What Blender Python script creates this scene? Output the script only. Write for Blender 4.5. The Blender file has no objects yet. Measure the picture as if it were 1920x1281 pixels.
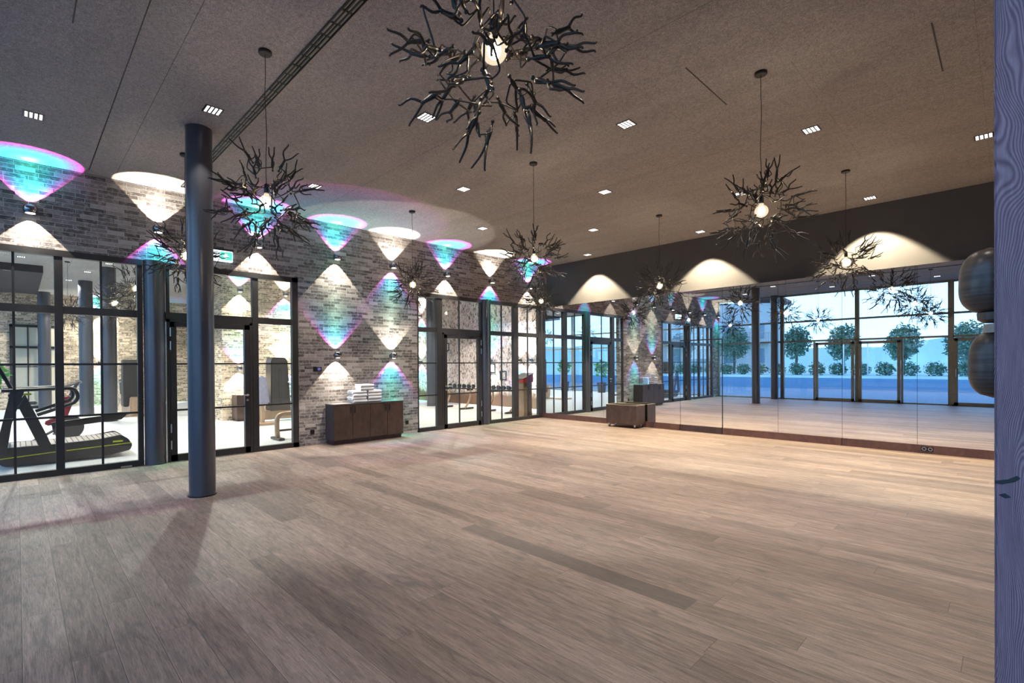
import bpy, bmesh, math, random
from math import pi, sin, cos, radians, sqrt
from mathutils import Vector, Matrix, noise
S = bpy.context.scene
COL = S.collection
CEIL = 4.42
WX = -9.49          # face of the brick wall
MY = 11.02          # face of the mirrors
DY = 11.23          # face of the dark wall above them
FY = -1.57          # glazed front
GN = 12.9           # stone wall of the gym

# ------------------------------------------------------------------ helpers
def tag(o, label=None, cat=None, group=None, kind=None):
    if label: o['label'] = label
    if cat: o['category'] = cat
    if group: o['group'] = group
    if kind: o['kind'] = kind
    return o

def empty(name, loc=(0, 0, 0), rz=0, label=None, cat=None, group=None, kind=None, parent=None):
    o = bpy.data.objects.new(name, None); COL.objects.link(o)
    o.empty_display_size = 0.1
    o.location = loc; o.rotation_euler = (0, 0, rz)
    if parent: o.parent = parent
    return tag(o, label, cat, group, kind)

class MB:
    def __init__(s): s.bm = bmesh.new()
    def box(s, x0, x1, y0, y1, z0, z1, bev=0):
        b = bmesh.new()
        bmesh.ops.create_cube(b, size=1)
        for v in b.verts:
            v.co = Vector(((x0+x1)/2+v.co.x*(x1-x0), (y0+y1)/2+v.co.y*(y1-y0), (z0+z1)/2+v.co.z*(z1-z0)))
        if bev: bmesh.ops.bevel(b, geom=b.edges[:], offset=bev, segments=2, affect='EDGES', clamp_overlap=True)
        s.add(b); return s
    def add(s, b, M=None):
        if M is not None: b.transform(M)
        me = bpy.data.meshes.new('t'); b.to_mesh(me); b.free(); s.bm.from_mesh(me); bpy.data.meshes.remove(me)
    def tube(s, pts, rad, n=8, cap=True):
        pts = [Vector(p) for p in pts]
        if not hasattr(rad, '__len__'): rad = [rad]*len(pts)
        rings = []; up = None
        for i, p in enumerate(pts):
            d = (pts[min(i+1, len(pts)-1)]-pts[max(i-1, 0)])
            if d.length < 1e-9: d = Vector((0, 0, 1))
            d.normalize()
            if up is None:
                up = d.orthogonal().normalized()
            else:
                up = up-d*up.dot(d)
                up = up.normalized() if up.length > 1e-6 else d.orthogonal().normalized()
            w = d.cross(up)
            rings.append([s.bm.verts.new(p+(up*cos(2*pi*k/n)+w*sin(2*pi*k/n))*rad[i]) for k in range(n)])
        for a, b in zip(rings, rings[1:]):
            for k in range(n):
                f = s.bm.faces.new((a[k], a[(k+1) % n], b[(k+1) % n], b[k])); f.smooth = True
        if cap:
            s.bm.faces.new(rings[0][::-1]); s.bm.faces.new(rings[-1])
        return s
    def lathe(s, prof, c=(0, 0, 0), n=32, axis='Z', close=False):
        c = Vector(c); rings = []
        def P(r, h, a):
            if axis == 'Z': return Vector((r*cos(a), r*sin(a), h))
            if axis == 'X': return Vector((h, r*cos(a), r*sin(a)))
            return Vector((r*sin(a), h, r*cos(a)))
        for r, h in prof:
            if r < 1e-6: rings.append([s.bm.verts.new(c+P(0, h, 0))])
            else: rings.append([s.bm.verts.new(c+P(r, h, 2*pi*k/n)) for k in range(n)])
        prs = list(zip(rings, rings[1:]))
        if close: prs.append((rings[-1], rings[0]))
        for a, b in prs:
            for k in range(n):
                k2 = (k+1) % n
                if len(a) == 1 and len(b) == 1: continue
                if len(a) == 1: vs = (a[0], b[k2], b[k])
                elif len(b) == 1: vs = (a[k], a[k2], b[0])
                else: vs = (a[k], a[k2], b[k2], b[k])
                try: f = s.bm.faces.new(vs); f.smooth = True
                except ValueError: pass
        return s
    def cyl(s, x, y, z0, z1, r, n=32):
        return s.lathe([(0, z0), (r, z0), (r, z1), (0, z1)], (x, y, 0), n)
    def ball(s, c, r, seg=10, sc=(1, 1, 1)):
        b = bmesh.new(); bmesh.ops.create_uvsphere(b, u_segments=seg, v_segments=max(5, seg*2//3), radius=r)
        for v in b.verts: v.co = Vector((v.co.x*sc[0], v.co.y*sc[1], v.co.z*sc[2]))+Vector(c)
        for f in b.faces: f.smooth = True
        s.add(b); return s
    def prism(s, poly, a0, a1, axis='X', bev=0):
        """poly: 2D outline; extruded along axis between a0 and a1 (X: poly is (y,z); Y: (x,z); Z: (x,y))."""
        b = bmesh.new()
        def P(u, v, a):
            return Vector((a, u, v)) if axis == 'X' else Vector((u, a, v)) if axis == 'Y' else Vector((u, v, a))
        A = [b.verts.new(P(u, v, a0)) for u, v in poly]; B = [b.verts.new(P(u, v, a1)) for u, v in poly]
        b.faces.new(A[::-1]); b.faces.new(B)
        for k in range(len(poly)):
            j = (k+1) % len(poly); b.faces.new((A[k], A[j], B[j], B[k]))
        if bev: bmesh.ops.bevel(b, geom=b.edges[:], offset=bev, segments=2, affect='EDGES', clamp_overlap=True)
        s.add(b); return s
    def build(s, name, mat, parent=None, loc=None, sharp=True):
        bmesh.ops.recalc_face_normals(s.bm, faces=s.bm.faces[:])
        if sharp:
            for e in s.bm.edges:
                if len(e.link_faces) == 2:
                    try:
                        if e.calc_face_angle() > radians(38): e.smooth = False
                    except ValueError: pass
        me = bpy.data.meshes.new(name); s.bm.to_mesh(me); s.bm.free()
        me.materials.append(mat)
        o = bpy.data.objects.new(name, me); COL.objects.link(o)
        if parent: o.parent = parent
        if loc: o.location = loc
        return o

def kids(o): return [c for c in list(COL.objects) if c.parent == o]
def copy_tree(o, parent=None, childmap=None):
    if childmap is None:
        childmap = {}
        for c in COL.objects:
            if c.parent: childmap.setdefault(c.parent.name, []).append(c)
    c = o.copy(); COL.objects.link(c)
    c.parent = parent
    for ch in childmap.get(o.name, []): copy_tree(ch, c, childmap)
    return c

# ------------------------------------------------------------------ materials
def new_mat(name):
    m = bpy.data.materials.new(name); m.use_nodes = True
    nt = m.node_tree; return m, nt, nt.nodes['Principled BSDF']
def N(nt, t, **kw):
    n = nt.nodes.new(t)
    for k, v in kw.items():
        if k.startswith('i_'):
            n.inputs[k[2:].replace('_', ' ')].default_value = v
        else: setattr(n, k, v)
    return n
def math_(nt, op, a, b=None, c=None):
    n = nt.nodes.new('ShaderNodeMath'); n.operation = op
    for i, v in enumerate((a, b, c)):
        if v is None: continue
        if hasattr(v, 'links') or hasattr(v, 'is_linked'): nt.links.new(v, n.inputs[i])
        else: n.inputs[i].default_value = v
    return n.outputs[0]
def ramp(nt, fac, stops, interp='LINEAR'):
    r = nt.nodes.new('ShaderNodeValToRGB'); r.color_ramp.interpolation = interp
    el = r.color_ramp.elements
    while len(el) > 1: el.remove(el[-1])
    el[0].position = stops[0][0]; el[0].color = (*stops[0][1], 1)
    for p, c in stops[1:]:
        e = el.new(p); e.color = (*c, 1)
    nt.links.new(fac, r.inputs[0]); return r.outputs[0]
def mixc(nt, fac, a, b, mode='MIX'):
    n = nt.nodes.new('ShaderNodeMix'); n.data_type = 'RGBA'; n.blend_type = mode
    for sock, v in ((n.inputs[0], fac), (n.inputs[6], a), (n.inputs[7], b)):
        if hasattr(v, 'is_linked'): nt.links.new(v, sock)
        elif isinstance(v, (tuple, list)): sock.default_value = (*v, 1)
        else: sock.default_value = v
    return n.outputs[2]
def objco(nt, scale=(1, 1, 1), loc=(0, 0, 0)):
    t = nt.nodes.new('ShaderNodeTexCoord'); m = nt.nodes.new('ShaderNodeMapping')
    m.inputs['Scale'].default_value = scale; m.inputs['Location'].default_value = loc
    nt.links.new(t.outputs['Object'], m.inputs[0]); return m.outputs[0]
def noise_(nt, vec, scale, detail=4, rough=.55, dist=0):
    n = nt.nodes.new('ShaderNodeTexNoise'); n.inputs['Scale'].default_value = scale
    n.inputs['Detail'].default_value = detail; n.inputs['Roughness'].default_value = rough
    n.inputs['Distortion'].default_value = dist
    nt.links.new(vec, n.inputs['Vector']); return n.outputs['Fac']
def bump(nt, p, h, strength=.3, dist=.01):
    b = nt.nodes.new('ShaderNodeBump'); b.inputs['Strength'].default_value = strength; b.inputs['Distance'].default_value = dist
    nt.links.new(h, b.inputs['Height']); nt.links.new(b.outputs[0], p.inputs['Normal'])

def plain(name, c, rough=.5, metal=0, var=.12, scale=12, spec=.5, bmp=0):
    m, nt, p = new_mat(name)
    v = objco(nt); f = noise_(nt, v, scale, 5)
    lo = tuple(x*(1-var) for x in c); hi = tuple(min(1, x*(1+var)) for x in c)
    nt.links.new(ramp(nt, f, [(.3, lo), (.7, hi)]), p.inputs['Base Color'])
    p.inputs['Roughness'].default_value = rough; p.inputs['Metallic'].default_value = metal
    p.inputs['Specular IOR Level'].default_value = spec
    if bmp: bump(nt, p, f, bmp, .003)
    return m

def brick_mat(name, axis='Y', tint=(1, 1, 1), wash=.5):
    m, nt, p = new_mat(name)
    t = nt.nodes.new('ShaderNodeTexCoord'); sp = nt.nodes.new('ShaderNodeSeparateXYZ'); nt.links.new(t.outputs['Object'], sp.inputs[0])
    cb = nt.nodes.new('ShaderNodeCombineXYZ')
    u = math_(nt, 'ADD', sp.outputs['X'], sp.outputs['Y'])
    nt.links.new(u, cb.inputs[0]); nt.links.new(sp.outputs['Z'], cb.inputs[1])
    b = nt.nodes.new('ShaderNodeTexBrick')
    b.inputs['Scale'].default_value = 1; b.inputs['Brick Width'].default_value = .25; b.inputs['Row Height'].default_value = .0595
    b.inputs['Mortar Size'].default_value = .0035; b.inputs['Mortar Smooth'].default_value = .3
    b.inputs['Color1'].default_value = (0, 0, 0, 1); b.inputs['Color2'].default_value = (1, 1, 1, 1); b.inputs['Mortar'].default_value = (.5, .5, .5, 1)
    b.offset = .42; b.offset_frequency = 2; b.squash = .8; b.squash_frequency = 3
    nt.links.new(cb.outputs[0], b.inputs['Vector'])
    T = lambda c: tuple(c[i]*tint[i] for i in range(3))
    base = ramp(nt, b.outputs['Color'], [(0, T((.095, .078, .070))), (.3, T((.150, .122, .108))), (.55, T((.23, .19, .168))), (.8, T((.33, .28, .25))), (1, T((.48, .42, .38)))])
    n1 = noise_(nt, cb.outputs[0], 16, 8, .7, .4)
    wa = ramp(nt, n1, [(.48, (0, 0, 0)), (.62, (1, 1, 1))])
    c = mixc(nt, math_(nt, 'MULTIPLY', wa, wash), base, T((.52, .48, .44)))
    n3 = noise_(nt, cb.outputs[0], 70, 4, .7)
    c = mixc(nt, .35, c, ramp(nt, n3, [(.38, (.35, .35, .35)), (.62, (1.1, 1.1, 1.1))]), 'MULTIPLY')
    c = mixc(nt, b.outputs['Fac'], c, T((.50, .46, .43)))
    nt.links.new(c, p.inputs['Base Color'])
    p.inputs['Roughness'].default_value = .85; p.inputs['Specular IOR Level'].default_value = .25
    h = math_(nt, 'SUBTRACT', math_(nt, 'MULTIPLY', n1, .35), b.outputs['Fac'])
    bump(nt, p, h, .7, .006)
    return m

def wood_floor():
    m, nt, p = new_mat('oak_planks')
    t = nt.nodes.new('ShaderNodeTexCoord'); sp = nt.nodes.new('ShaderNodeSeparateXYZ'); nt.links.new(t.outputs['Object'], sp.inputs[0])
    X, Y = sp.outputs['X'], sp.outputs['Y']; W = .1872; L = 2.35
    row = math_(nt, 'FLOOR', math_(nt, 'DIVIDE', math_(nt, 'SUBTRACT', Y, .005), W))
    wn = nt.nodes.new('ShaderNodeTexWhiteNoise'); wn.noise_dimensions = '1D'; nt.links.new(row, wn.inputs['W'])
    xo = math_(nt, 'DIVIDE', math_(nt, 'ADD', X, math_(nt, 'MULTIPLY', wn.outputs['Value'], 7.3)), L)
    colm = math_(nt, 'FLOOR', xo)
    cid = nt.nodes.new('ShaderNodeCombineXYZ'); nt.links.new(row, cid.inputs[0]); nt.links.new(colm, cid.inputs[1])
    w2 = nt.nodes.new('ShaderNodeTexWhiteNoise'); w2.noise_dimensions = '2D'; nt.links.new(cid.outputs[0], w2.inputs['Vector'])
    base = ramp(nt, w2.outputs['Value'], [(0, (.125, .086, .063)), (.15, (.162, .114, .085)), (.4, (.188, .134, .101)), (.7, (.208, .150, .115)), (1, (.238, .173, .134))])
    # grain, shifted for each plank
    gx = math_(nt, 'ADD', X, math_(nt, 'MULTIPLY', w2.outputs['Value'], 37.0))
    gv = nt.nodes.new('ShaderNodeCombineXYZ'); nt.links.new(math_(nt, 'MULTIPLY', gx, 1.0), gv.inputs[0]); nt.links.new(math_(nt, 'MULTIPLY', Y, 9.0), gv.inputs[1]); nt.links.new(math_(nt, 'MULTIPLY', row, 3.7), gv.inputs[2])
    g1 = noise_(nt, gv.outputs[0], 2.2, 6, .62, 1.2)
    gv2 = nt.nodes.new('ShaderNodeCombineXYZ'); nt.links.new(math_(nt, 'MULTIPLY', gx, 6.0), gv2.inputs[0]); nt.links.new(math_(nt, 'MULTIPLY', Y, 130.0), gv2.inputs[1]); nt.links.new(row, gv2.inputs[2])
    g2 = noise_(nt, gv2.outputs[0], 1.5, 5, .6, .6)
    c = mixc(nt, .85, base, ramp(nt, g1, [(.30, (.42, .40, .39)), (.46, (.86, .85, .84)), (.56, (1.02, 1.02, 1.02)), (.70, (1.34, 1.31, 1.28))]), 'MULTIPLY')
    c = mixc(nt, .8, c, ramp(nt, g2, [(.3, (.5, .48, .46)), (.5, (1, 1, 1)), (.72, (1.4, 1.36, 1.32))]), 'MULTIPLY')
    # knots and smoke-coloured patches in the oak
    pv = nt.nodes.new('ShaderNodeCombineXYZ'); nt.links.new(math_(nt, 'MULTIPLY', gx, 1.3), pv.inputs[0]); nt.links.new(math_(nt, 'MULTIPLY', Y, 3.2), pv.inputs[1])
    n3 = noise_(nt, pv.outputs[0], 1.7, 5, .6, .8)
    c = mixc(nt, ramp(nt, n3, [(.54, (0, 0, 0)), (.72, (.8, .8, .8))]), c, (.085, .066, .055))
    # the one darker plank in the middle of the floor
    q = math_(nt, 'MULTIPLY', math_(nt, 'COMPARE', row, 16, .1), math_(nt, 'MULTIPLY', math_(nt, 'GREATER_THAN', X, -3.62), math_(nt, 'LESS_THAN', X, -1.42)))
    c = mixc(nt, math_(nt, 'MULTIPLY', q, .75), c, (.075, .056, .045))
    # joints
    fy = math_(nt, 'FRACT', math_(nt, 'DIVIDE', math_(nt, 'SUBTRACT', Y, .005), W))
    jy = math_(nt, 'MAXIMUM', math_(nt, 'LESS_THAN', fy, .010), math_(nt, 'GREATER_THAN', fy, .990))
    fx = math_(nt, 'FRACT', xo)
    jx = math_(nt, 'LESS_THAN', fx, .0013)
    j = math_(nt, 'MAXIMUM', jy, jx)
    c = mixc(nt, math_(nt, 'MULTIPLY', j, .85), c, (.045, .034, .028))
    pale = math_(nt, 'MULTIPLY', math_(nt, 'MULTIPLY', math_(nt, 'GREATER_THAN', fy, .012), math_(nt, 'LESS_THAN', fy, .034)), math_(nt, 'GREATER_THAN', w2.outputs['Value'], .45))
    c = mixc(nt, math_(nt, 'MULTIPLY', pale, .35), c, (.36, .27, .215))
    sp3 = noise_(nt, objco(nt, (1, 2.5, 1)), 95, 3, .75)
    c = mixc(nt, .5, c, ramp(nt, sp3, [(.36, (.7, .69, .68)), (.5, (1, 1, 1)), (.64, (1.3, 1.28, 1.26))]), 'MULTIPLY')
    nt.links.new(c, p.inputs['Base Color'])
    nt.links.new(ramp(nt, g2, [(.3, (.62, .62, .62)), (.7, (.46, .46, .46))]), p.inputs['Roughness'])
    p.inputs['Specular IOR Level'].default_value = .5
    h = math_(nt, 'SUBTRACT', math_(nt, 'MULTIPLY', g2, .4), j)
    bump(nt, p, h, .35, .0025)
    return m

def oak_post_mat():
    m, nt, p = new_mat('smoked_oak')
    v = objco(nt, (1, 1, 1))
    sp = nt.nodes.new('ShaderNodeSeparateXYZ'); nt.links.new(v, sp.inputs[0])
    n0 = noise_(nt, objco(nt, (5, 5, 1.6)), 1.6, 2, .5, .3)
    gv = nt.nodes.new('ShaderNodeCombineXYZ')
    nt.links.new(math_(nt, 'ADD', math_(nt, 'MULTIPLY', sp.outputs['X'], 1.0), math_(nt, 'MULTIPLY', n0, .16)), gv.inputs[0])
    nt.links.new(math_(nt, 'MULTIPLY', sp.outputs['Z'], .03), gv.inputs[2])
    w = nt.nodes.new('ShaderNodeTexWave'); w.wave_type = 'BANDS'; w.inputs['Scale'].default_value = 120; w.inputs['Distortion'].default_value = 2.2
    w.inputs['Detail'].default_value = 4; w.inputs['Detail Scale'].default_value = 2.5
    nt.links.new(gv.outputs[0], w.inputs['Vector'])
    f = noise_(nt, objco(nt, (160, 160, 14)), 1, 4, .7)
    c = ramp(nt, w.outputs['Fac'], [(0, (.17, .092, .11)), (.5, (.26, .152, .165)), (1, (.35, .22, .235))])
    c = mixc(nt, .5, c, ramp(nt, f, [(.35, (.6, .6, .6)), (.65, (1.2, 1.2, 1.2))]), 'MULTIPLY')
    nt.links.new(c, p.inputs['Base Color']); p.inputs['Roughness'].default_value = .62
    bump(nt, p, w.outputs['Fac'], .3, .001)
    return m

def turned_wood():
    m, nt, p = new_mat('turned_walnut')
    w = noise_(nt, objco(nt, (6, 6, 160)), 1, 5, .6, .3); b = noise_(nt, objco(nt, (1, 1, 1)), 28, 3)
    c = ramp(nt, w, [(.3, (.075, .050, .036)), (.55, (.135, .092, .064)), (.75, (.20, .142, .098))])
    c = mixc(nt, .5, c, ramp(nt, b, [(.35, (.45, .42, .42)), (.65, (1.1, 1.1, 1.1))]), 'MULTIPLY')
    nt.links.new(c, p.inputs['Base Color']); p.inputs['Roughness'].default_value = .32
    return m

def cabinet_mat(name, c0, c1, rough=.42):
    m, nt, p = new_mat(name)
    a = noise_(nt, objco(nt, (4, 4, 2.2)), 1.6, 7, .68, .6); b = noise_(nt, objco(nt, (90, 90, 18)), 1, 4, .6)
    c = ramp(nt, a, [(.3, c0), (.7, c1)])
    c = mixc(nt, .4, c, ramp(nt, b, [(.3, (.6, .6, .6)), (.7, (1.15, 1.15, 1.15))]), 'MULTIPLY')
    nt.links.new(c, p.inputs['Base Color']); p.inputs['Roughness'].default_value = rough
    bump(nt, p, b, .12, .002)
    return m

def ceiling_mat():
    m, nt, p = new_mat('felt_ceiling')
    v = objco(nt)
    f = noise_(nt, v, 130, 3, .8); g = noise_(nt, v, 30, 6, .75); st = noise_(nt, objco(nt, (.5, 2.2, 1)), 1.1, 4, .6)
    c = ramp(nt, f, [(.34, (.24, .228, .222)), (.5, (.43, .41, .398)), (.68, (.66, .64, .625))])
    c = mixc(nt, .5, c, ramp(nt, g, [(.38, (.62, .62, .62)), (.62, (1.2, 1.2, 1.2))]), 'MULTIPLY')
    c = mixc(nt, .35, c, ramp(nt, st, [(.35, (.75, .75, .75)), (.65, (1.1, 1.1, 1.1))]), 'MULTIPLY')
    # board joints
    t = nt.nodes.new('ShaderNodeTexCoord'); sp = nt.nodes.new('ShaderNodeSeparateXYZ'); nt.links.new(t.outputs['Object'], sp.inputs[0])
    fx = math_(nt, 'FRACT', math_(nt, 'DIVIDE', math_(nt, 'ADD', sp.outputs['X'], 30.2), 1.25))
    fy = math_(nt, 'FRACT', math_(nt, 'DIVIDE', math_(nt, 'ADD', sp.outputs['Y'], 10.52), 2.9))
    j = math_(nt, 'MAXIMUM', math_(nt, 'LESS_THAN', fy, .0014), math_(nt, 'MULTIPLY', math_(nt, 'LESS_THAN', fx, .003), .35))
    c = mixc(nt, math_(nt, 'MULTIPLY', j, .8), c, (.02, .02, .02))
    nt.links.new(c, p.inputs['Base Color']); p.inputs['Roughness'].default_value = .95; p.inputs['Specular IOR Level'].default_value = .15
    bump(nt, p, f, .35, .003)
    return m

def stone_mat():
    m, nt, p = new_mat('weathered_plaster')
    a = noise_(nt, objco(nt, (1, 1, .4)), 1.5, 8, .72, 1.0); b = noise_(nt, objco(nt, (1, 1, .6)), 14, 8, .8, .5)
    sp = nt.nodes.new('ShaderNodeSeparateXYZ'); nt.links.new(objco(nt), sp.inputs[0])
    c = ramp(nt, a, [(.3, (.50, .36, .31)), (.5, (.76, .62, .56)), (.7, (.86, .80, .76))])
    c = mixc(nt, ramp(nt, b, [(.50, (0, 0, 0)), (.57, (1, 1, 1))]), c, (.12, .075, .06))
    base = math_(nt, 'ADD', sp.outputs['Z'], math_(nt, 'MULTIPLY', a, .7))
    c = mixc(nt, ramp(nt, base, [(.75, (1, 1, 1)), (.95, (0, 0, 0))]), c, (.16, .085, .05))
    nt.links.new(c, p.inputs['Base Color']); p.inputs['Roughness'].default_value = .8
    bump(nt, p, b, .5, .01)
    return m

def glass_mat(name, tint=(.93, .97, .96), refl=1.0):
    m, nt, p = new_mat(name); nt.nodes.remove(p)
    out = nt.nodes['Material Output']
    lw = N(nt, 'ShaderNodeLayerWeight'); lw.inputs[0].default_value = .5
    f = math_(nt, 'POWER', lw.outputs['Facing'], 5.0)
    f = math_(nt, 'MULTIPLY_ADD', f, .93*refl, .045*refl)
    tr = N(nt, 'ShaderNodeBsdfTransparent'); tr.inputs[0].default_value = (*tint, 1)
    gl = N(nt, 'ShaderNodeBsdfGlossy'); gl.inputs['Roughness'].default_value = 0; gl.inputs['Color'].default_value = (1, 1, 1, 1)
    mx = N(nt, 'ShaderNodeMixShader'); nt.links.new(f, mx.inputs[0]); nt.links.new(tr.outputs[0], mx.inputs[1]); nt.links.new(gl.outputs[0], mx.inputs[2])
    nt.links.new(mx.outputs[0], out.inputs[0]); return m

def emit(name, c, s):
    m, nt, p = new_mat(name); nt.nodes.remove(p)
    e = N(nt, 'ShaderNodeEmission'); e.inputs[0].default_value = (*c, 1); e.inputs[1].default_value = s
    nt.links.new(e.outputs[0], nt.nodes['Material Output'].inputs[0]); return m
def lens_glow(name, c, s):
    m, nt, p = new_mat(name); nt.nodes.remove(p)
    e = N(nt, 'ShaderNodeEmission'); e.inputs[0].default_value = (*c, 1); e.inputs[1].default_value = s
    t = N(nt, 'ShaderNodeBsdfTransparent'); a = N(nt, 'ShaderNodeAddShader')
    nt.links.new(e.outputs[0], a.inputs[0]); nt.links.new(t.outputs[0], a.inputs[1])
    nt.links.new(a.outputs[0], nt.nodes['Material Output'].inputs[0]); return m

def leafmat(name, c):
    m, nt, p = new_mat(name)
    f = noise_(nt, objco(nt), 3, 4)
    nt.links.new(ramp(nt, f, [(.3, tuple(x*.55 for x in c)), (.7, tuple(x*1.3 for x in c))]), p.inputs['Base Color'])
    p.inputs['Roughness'].default_value = .6; return m

M = dict(
    brick=brick_mat('grey_brown_brick'), brick_lit=brick_mat('lit_warm_brick', tint=(1.85, 1.68, 1.35), wash=.75),  # gym brick: warm lamp light is put into the lighter tint
    floor=wood_floor(), ceil=ceiling_mat(), stone=stone_mat(), post=oak_post_mat(), turned=turned_wood(),
    turned_pale=plain('pale_turned_wood', (.42, .36, .27), .45, var=.2, scale=40),
    frame=plain('anthracite_frame', (.030, .028, .028), .42, .2, spec=.5),
    column=plain('anthracite_column', (.052, .054, .068), .30, .1, var=.05, spec=.9),
    facade=plain('grey_green_frame', (.24, .235, .20), .45, .2),
    dark_wall=plain('dark_plum_plaster', (.085, .077, .072), .8, var=.05, scale=3),
    soffit=plain('dark_soffit_paint', (.04, .034, .042), .8),
    base=cabinet_mat('reddish_oak_plinth', (.075, .032, .024), (.15, .07, .052)),
    base_dark=cabinet_mat('dark_oak_plinth', (.035, .018, .02), (.07, .038, .04)),
    cabinet=cabinet_mat('bronzed_cabinet_front', (.032, .020, .016), (.095, .055, .042)),
    cab_side=plain('dark_cabinet_side', (.045, .042, .048), .45),
    cab_top=plain('cabinet_top_laminate', (.10, .09, .085), .28, var=.2),
    black=plain('black_metal', (.012, .012, .012), .38, .3), plastic=plain('black_plastic', (.012, .012, .013), .35),
    screen=emit('lit_thermostat_screen', (.25, .25, .8), .5),
    branch=plain('blackened_bronze', (.032, .025, .019), .42, .35, var=.4, scale=60, bmp=.4),
    chrome=plain('black_chrome', (.32, .32, .33), .08, 1, var=.03), steel=plain('brushed_steel', (.55, .55, .55), .28, 1, var=.05),
    towel=plain('white_towelling', (.80, .80, .80), .95, var=.05, scale=60, bmp=.6),
    glass=glass_mat('partition_glass'), fglass=glass_mat('front_glass', (.96, .98, .98)), globe=lens_glow('bulb_glass', (1, .84, .58), .40),
    mirror=plain('mirror_silver', (.93, .94, .93), 0.0, 1, var=0),
    filament=emit('bulb_glow', (1, .80, .52), 55), cell=emit('downlight_cell', (1, .97, .93), 2.5), 
    lens=lens_glow('lamp_lens', (1, .98, .93), 3.0),
    exit_white=emit('exit_sign_light', (.75, .92, 1), 2.6), exit_green=emit('exit_sign_green', (.10, .78, .55), 1.3), exit_mark=emit('exit_sign_mark', (.9, 1, .97), 2.2),
    gymfloor=plain('pale_gym_floor', (.62, .61, .58), .45, var=.03, scale=2),
    machine=plain('machine_dark_shell', (.05, .046, .046), .4, .2, var=.1), machine_tan=plain('machine_tan_frame', (.40, .27, .18), .4, .2),
    pad=plain('padded_seat', (.055, .05, .05), .55), pad_grey=plain('grey_lilac_backrest', (.30, .29, .38), .5), red=plain('red_shell', (.33, .02, .025), .35), red_dark=plain('dark_red_shell', (.16, .02, .025), .35),
    yellow=plain('yellow_stripe', (.80, .80, .04), .45, var=.02), belt=plain('treadmill_belt', (.36, .31, .27), .6, var=.2), slat=plain('belt_gap', (.03, .03, .03), .7),
    leaf=leafmat('tree_leaves', (.15, .27, .18)), leaf2=leafmat('potted_plant_leaves', (.07, .28, .06)), bark=plain('bark', (.12, .09, .07), .9, var=.4),
    hedge=leafmat('hedge_leaves', (.12, .24, .15)), asphalt=plain('asphalt', (.16, .21, .24), .9, var=.25, scale=9), parapet=plain('blue_parapet', (.20, .38, .52), .8, var=.04),
    hill=plain('hazy_hill', (.30, .42, .44), .9, var=.15, scale=.05), lawn=plain('lawn', (.40, .50, .40), .9, var=.2, scale=.6), house=plain('house_render', (.42, .43, .42), .8, var=.04), roof=plain('roof_tiles', (.22, .15, .15), .8, var=.2), pane=plain('house_pane', (.12, .2, .26), .15),  # distance haze is put into the pale bluish hill colour
    pot=plain('planter', (.05, .05, .055), .5), ceramic=plain('white_post', (.7, .7, .7), .5),
    cream=plain('bright_pane_cream', (.75, .68, .52), .8, var=.03), wall=plain('plain_plaster', (.30, .28, .27), .85, var=.04, scale=2), lectern=cabinet_mat('lectern_wood', (.16, .10, .06), (.30, .20, .13)),
)

# ------------------------------------------------------------------ camera
def setup_camera():
    f, yaw, pit, rol, cx, cy = 930.2629, 0.80240, -0.0061, -0.0071, 931.4731, 689.7278
    F = Vector((-sin(yaw)*cos(pit), cos(yaw)*cos(pit), sin(pit))); R0 = Vector((cos(yaw), sin(yaw), 0)); U0 = R0.cross(F)
    R = cos(rol)*R0+sin(rol)*U0; U = -sin(rol)*R0+cos(rol)*U0
    cd = bpy.data.cameras.new('camera'); co = bpy.data.objects.new('camera', cd); COL.objects.link(co)
    m = Matrix(((R.x, U.x, -F.x, 0), (R.y, U.y, -F.y, 0), (R.z, U.z, -F.z, 1.55), (0, 0, 0, 1)))
    co.matrix_world = m
    cd.sensor_fit = 'HORIZONTAL'; cd.sensor_width = 36; cd.lens = f/1920*36
    cd.shift_x = (960-cx)/1920; cd.shift_y = (cy-640.5)/1920; cd.clip_start = .02; cd.clip_end = 500
    S.camera = co
setup_camera()

# ------------------------------------------------------------------ setting: shells
def struct(name, mb, mat, parent=None):
    o = mb.build(name, mat, parent)
    if not parent: o['kind'] = 'structure'
    return o

struct('floor', MB().box(-9.56, 6, FY, DY, -.1, 0), M['floor'])
struct('floor_gym', MB().box(-26.3, -9.56, FY, GN, -.1, 0), M['gymfloor'])
struct('ceiling', MB().box(-26.3, 6, FY-.1, GN, CEIL, CEIL+.2), M['ceil'])
w = MB()
w.box(WX-.3, WX, FY, DY, 3.24, CEIL)
w.box(WX-.3, WX, 3.88, 6.635, 0, 3.24)
w.box(WX-.3, WX, FY, -.95, 0, 3.24)
struct('wall_left', w, M['brick'])
struct('wall_front', MB().box(WX-.3, 6, DY, DY+.2, 0, CEIL), M['dark_wall'])
struct('wall_mirror', MB().box(WX, 6, MY+.012, DY, 0, 3.195), M['soffit'])
struct('wall_right', MB().box(6, 6.2, FY, DY, 0, CEIL), M['wall'])
struct('wall_gym_north', MB().box(-26.3, WX-.3, GN, GN+.2, 0, CEIL), M['stone'])
struct('wall_gym_pier', MB().box(-16.4, -15.6, 4.2, 7.9, 0, CEIL), M['brick_lit'])
struct('wall_gym_east', MB().box(WX-.3, WX-.1, DY+.2, GN, 0, CEIL), M['wall'])
w = MB(); w.box(-26.3, -26, FY, GN, 0, CEIL)
struct('wall_gym_west', w, M['brick_lit'])
w = MB(); w.box(-26.0, -25.93, -.2, -.1, 0, 3.2).box(-26.0, -25.93, 1.2, 1.3, 0, 3.2).box(-26.0, -25.93, -.2, 1.3, 3.1, 3.2).box(-26.0, -25.93, -.2, 1.3, 2.3, 2.38).box(-26.0, -25.93, -.2, 1.3, 0, .1)
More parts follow.
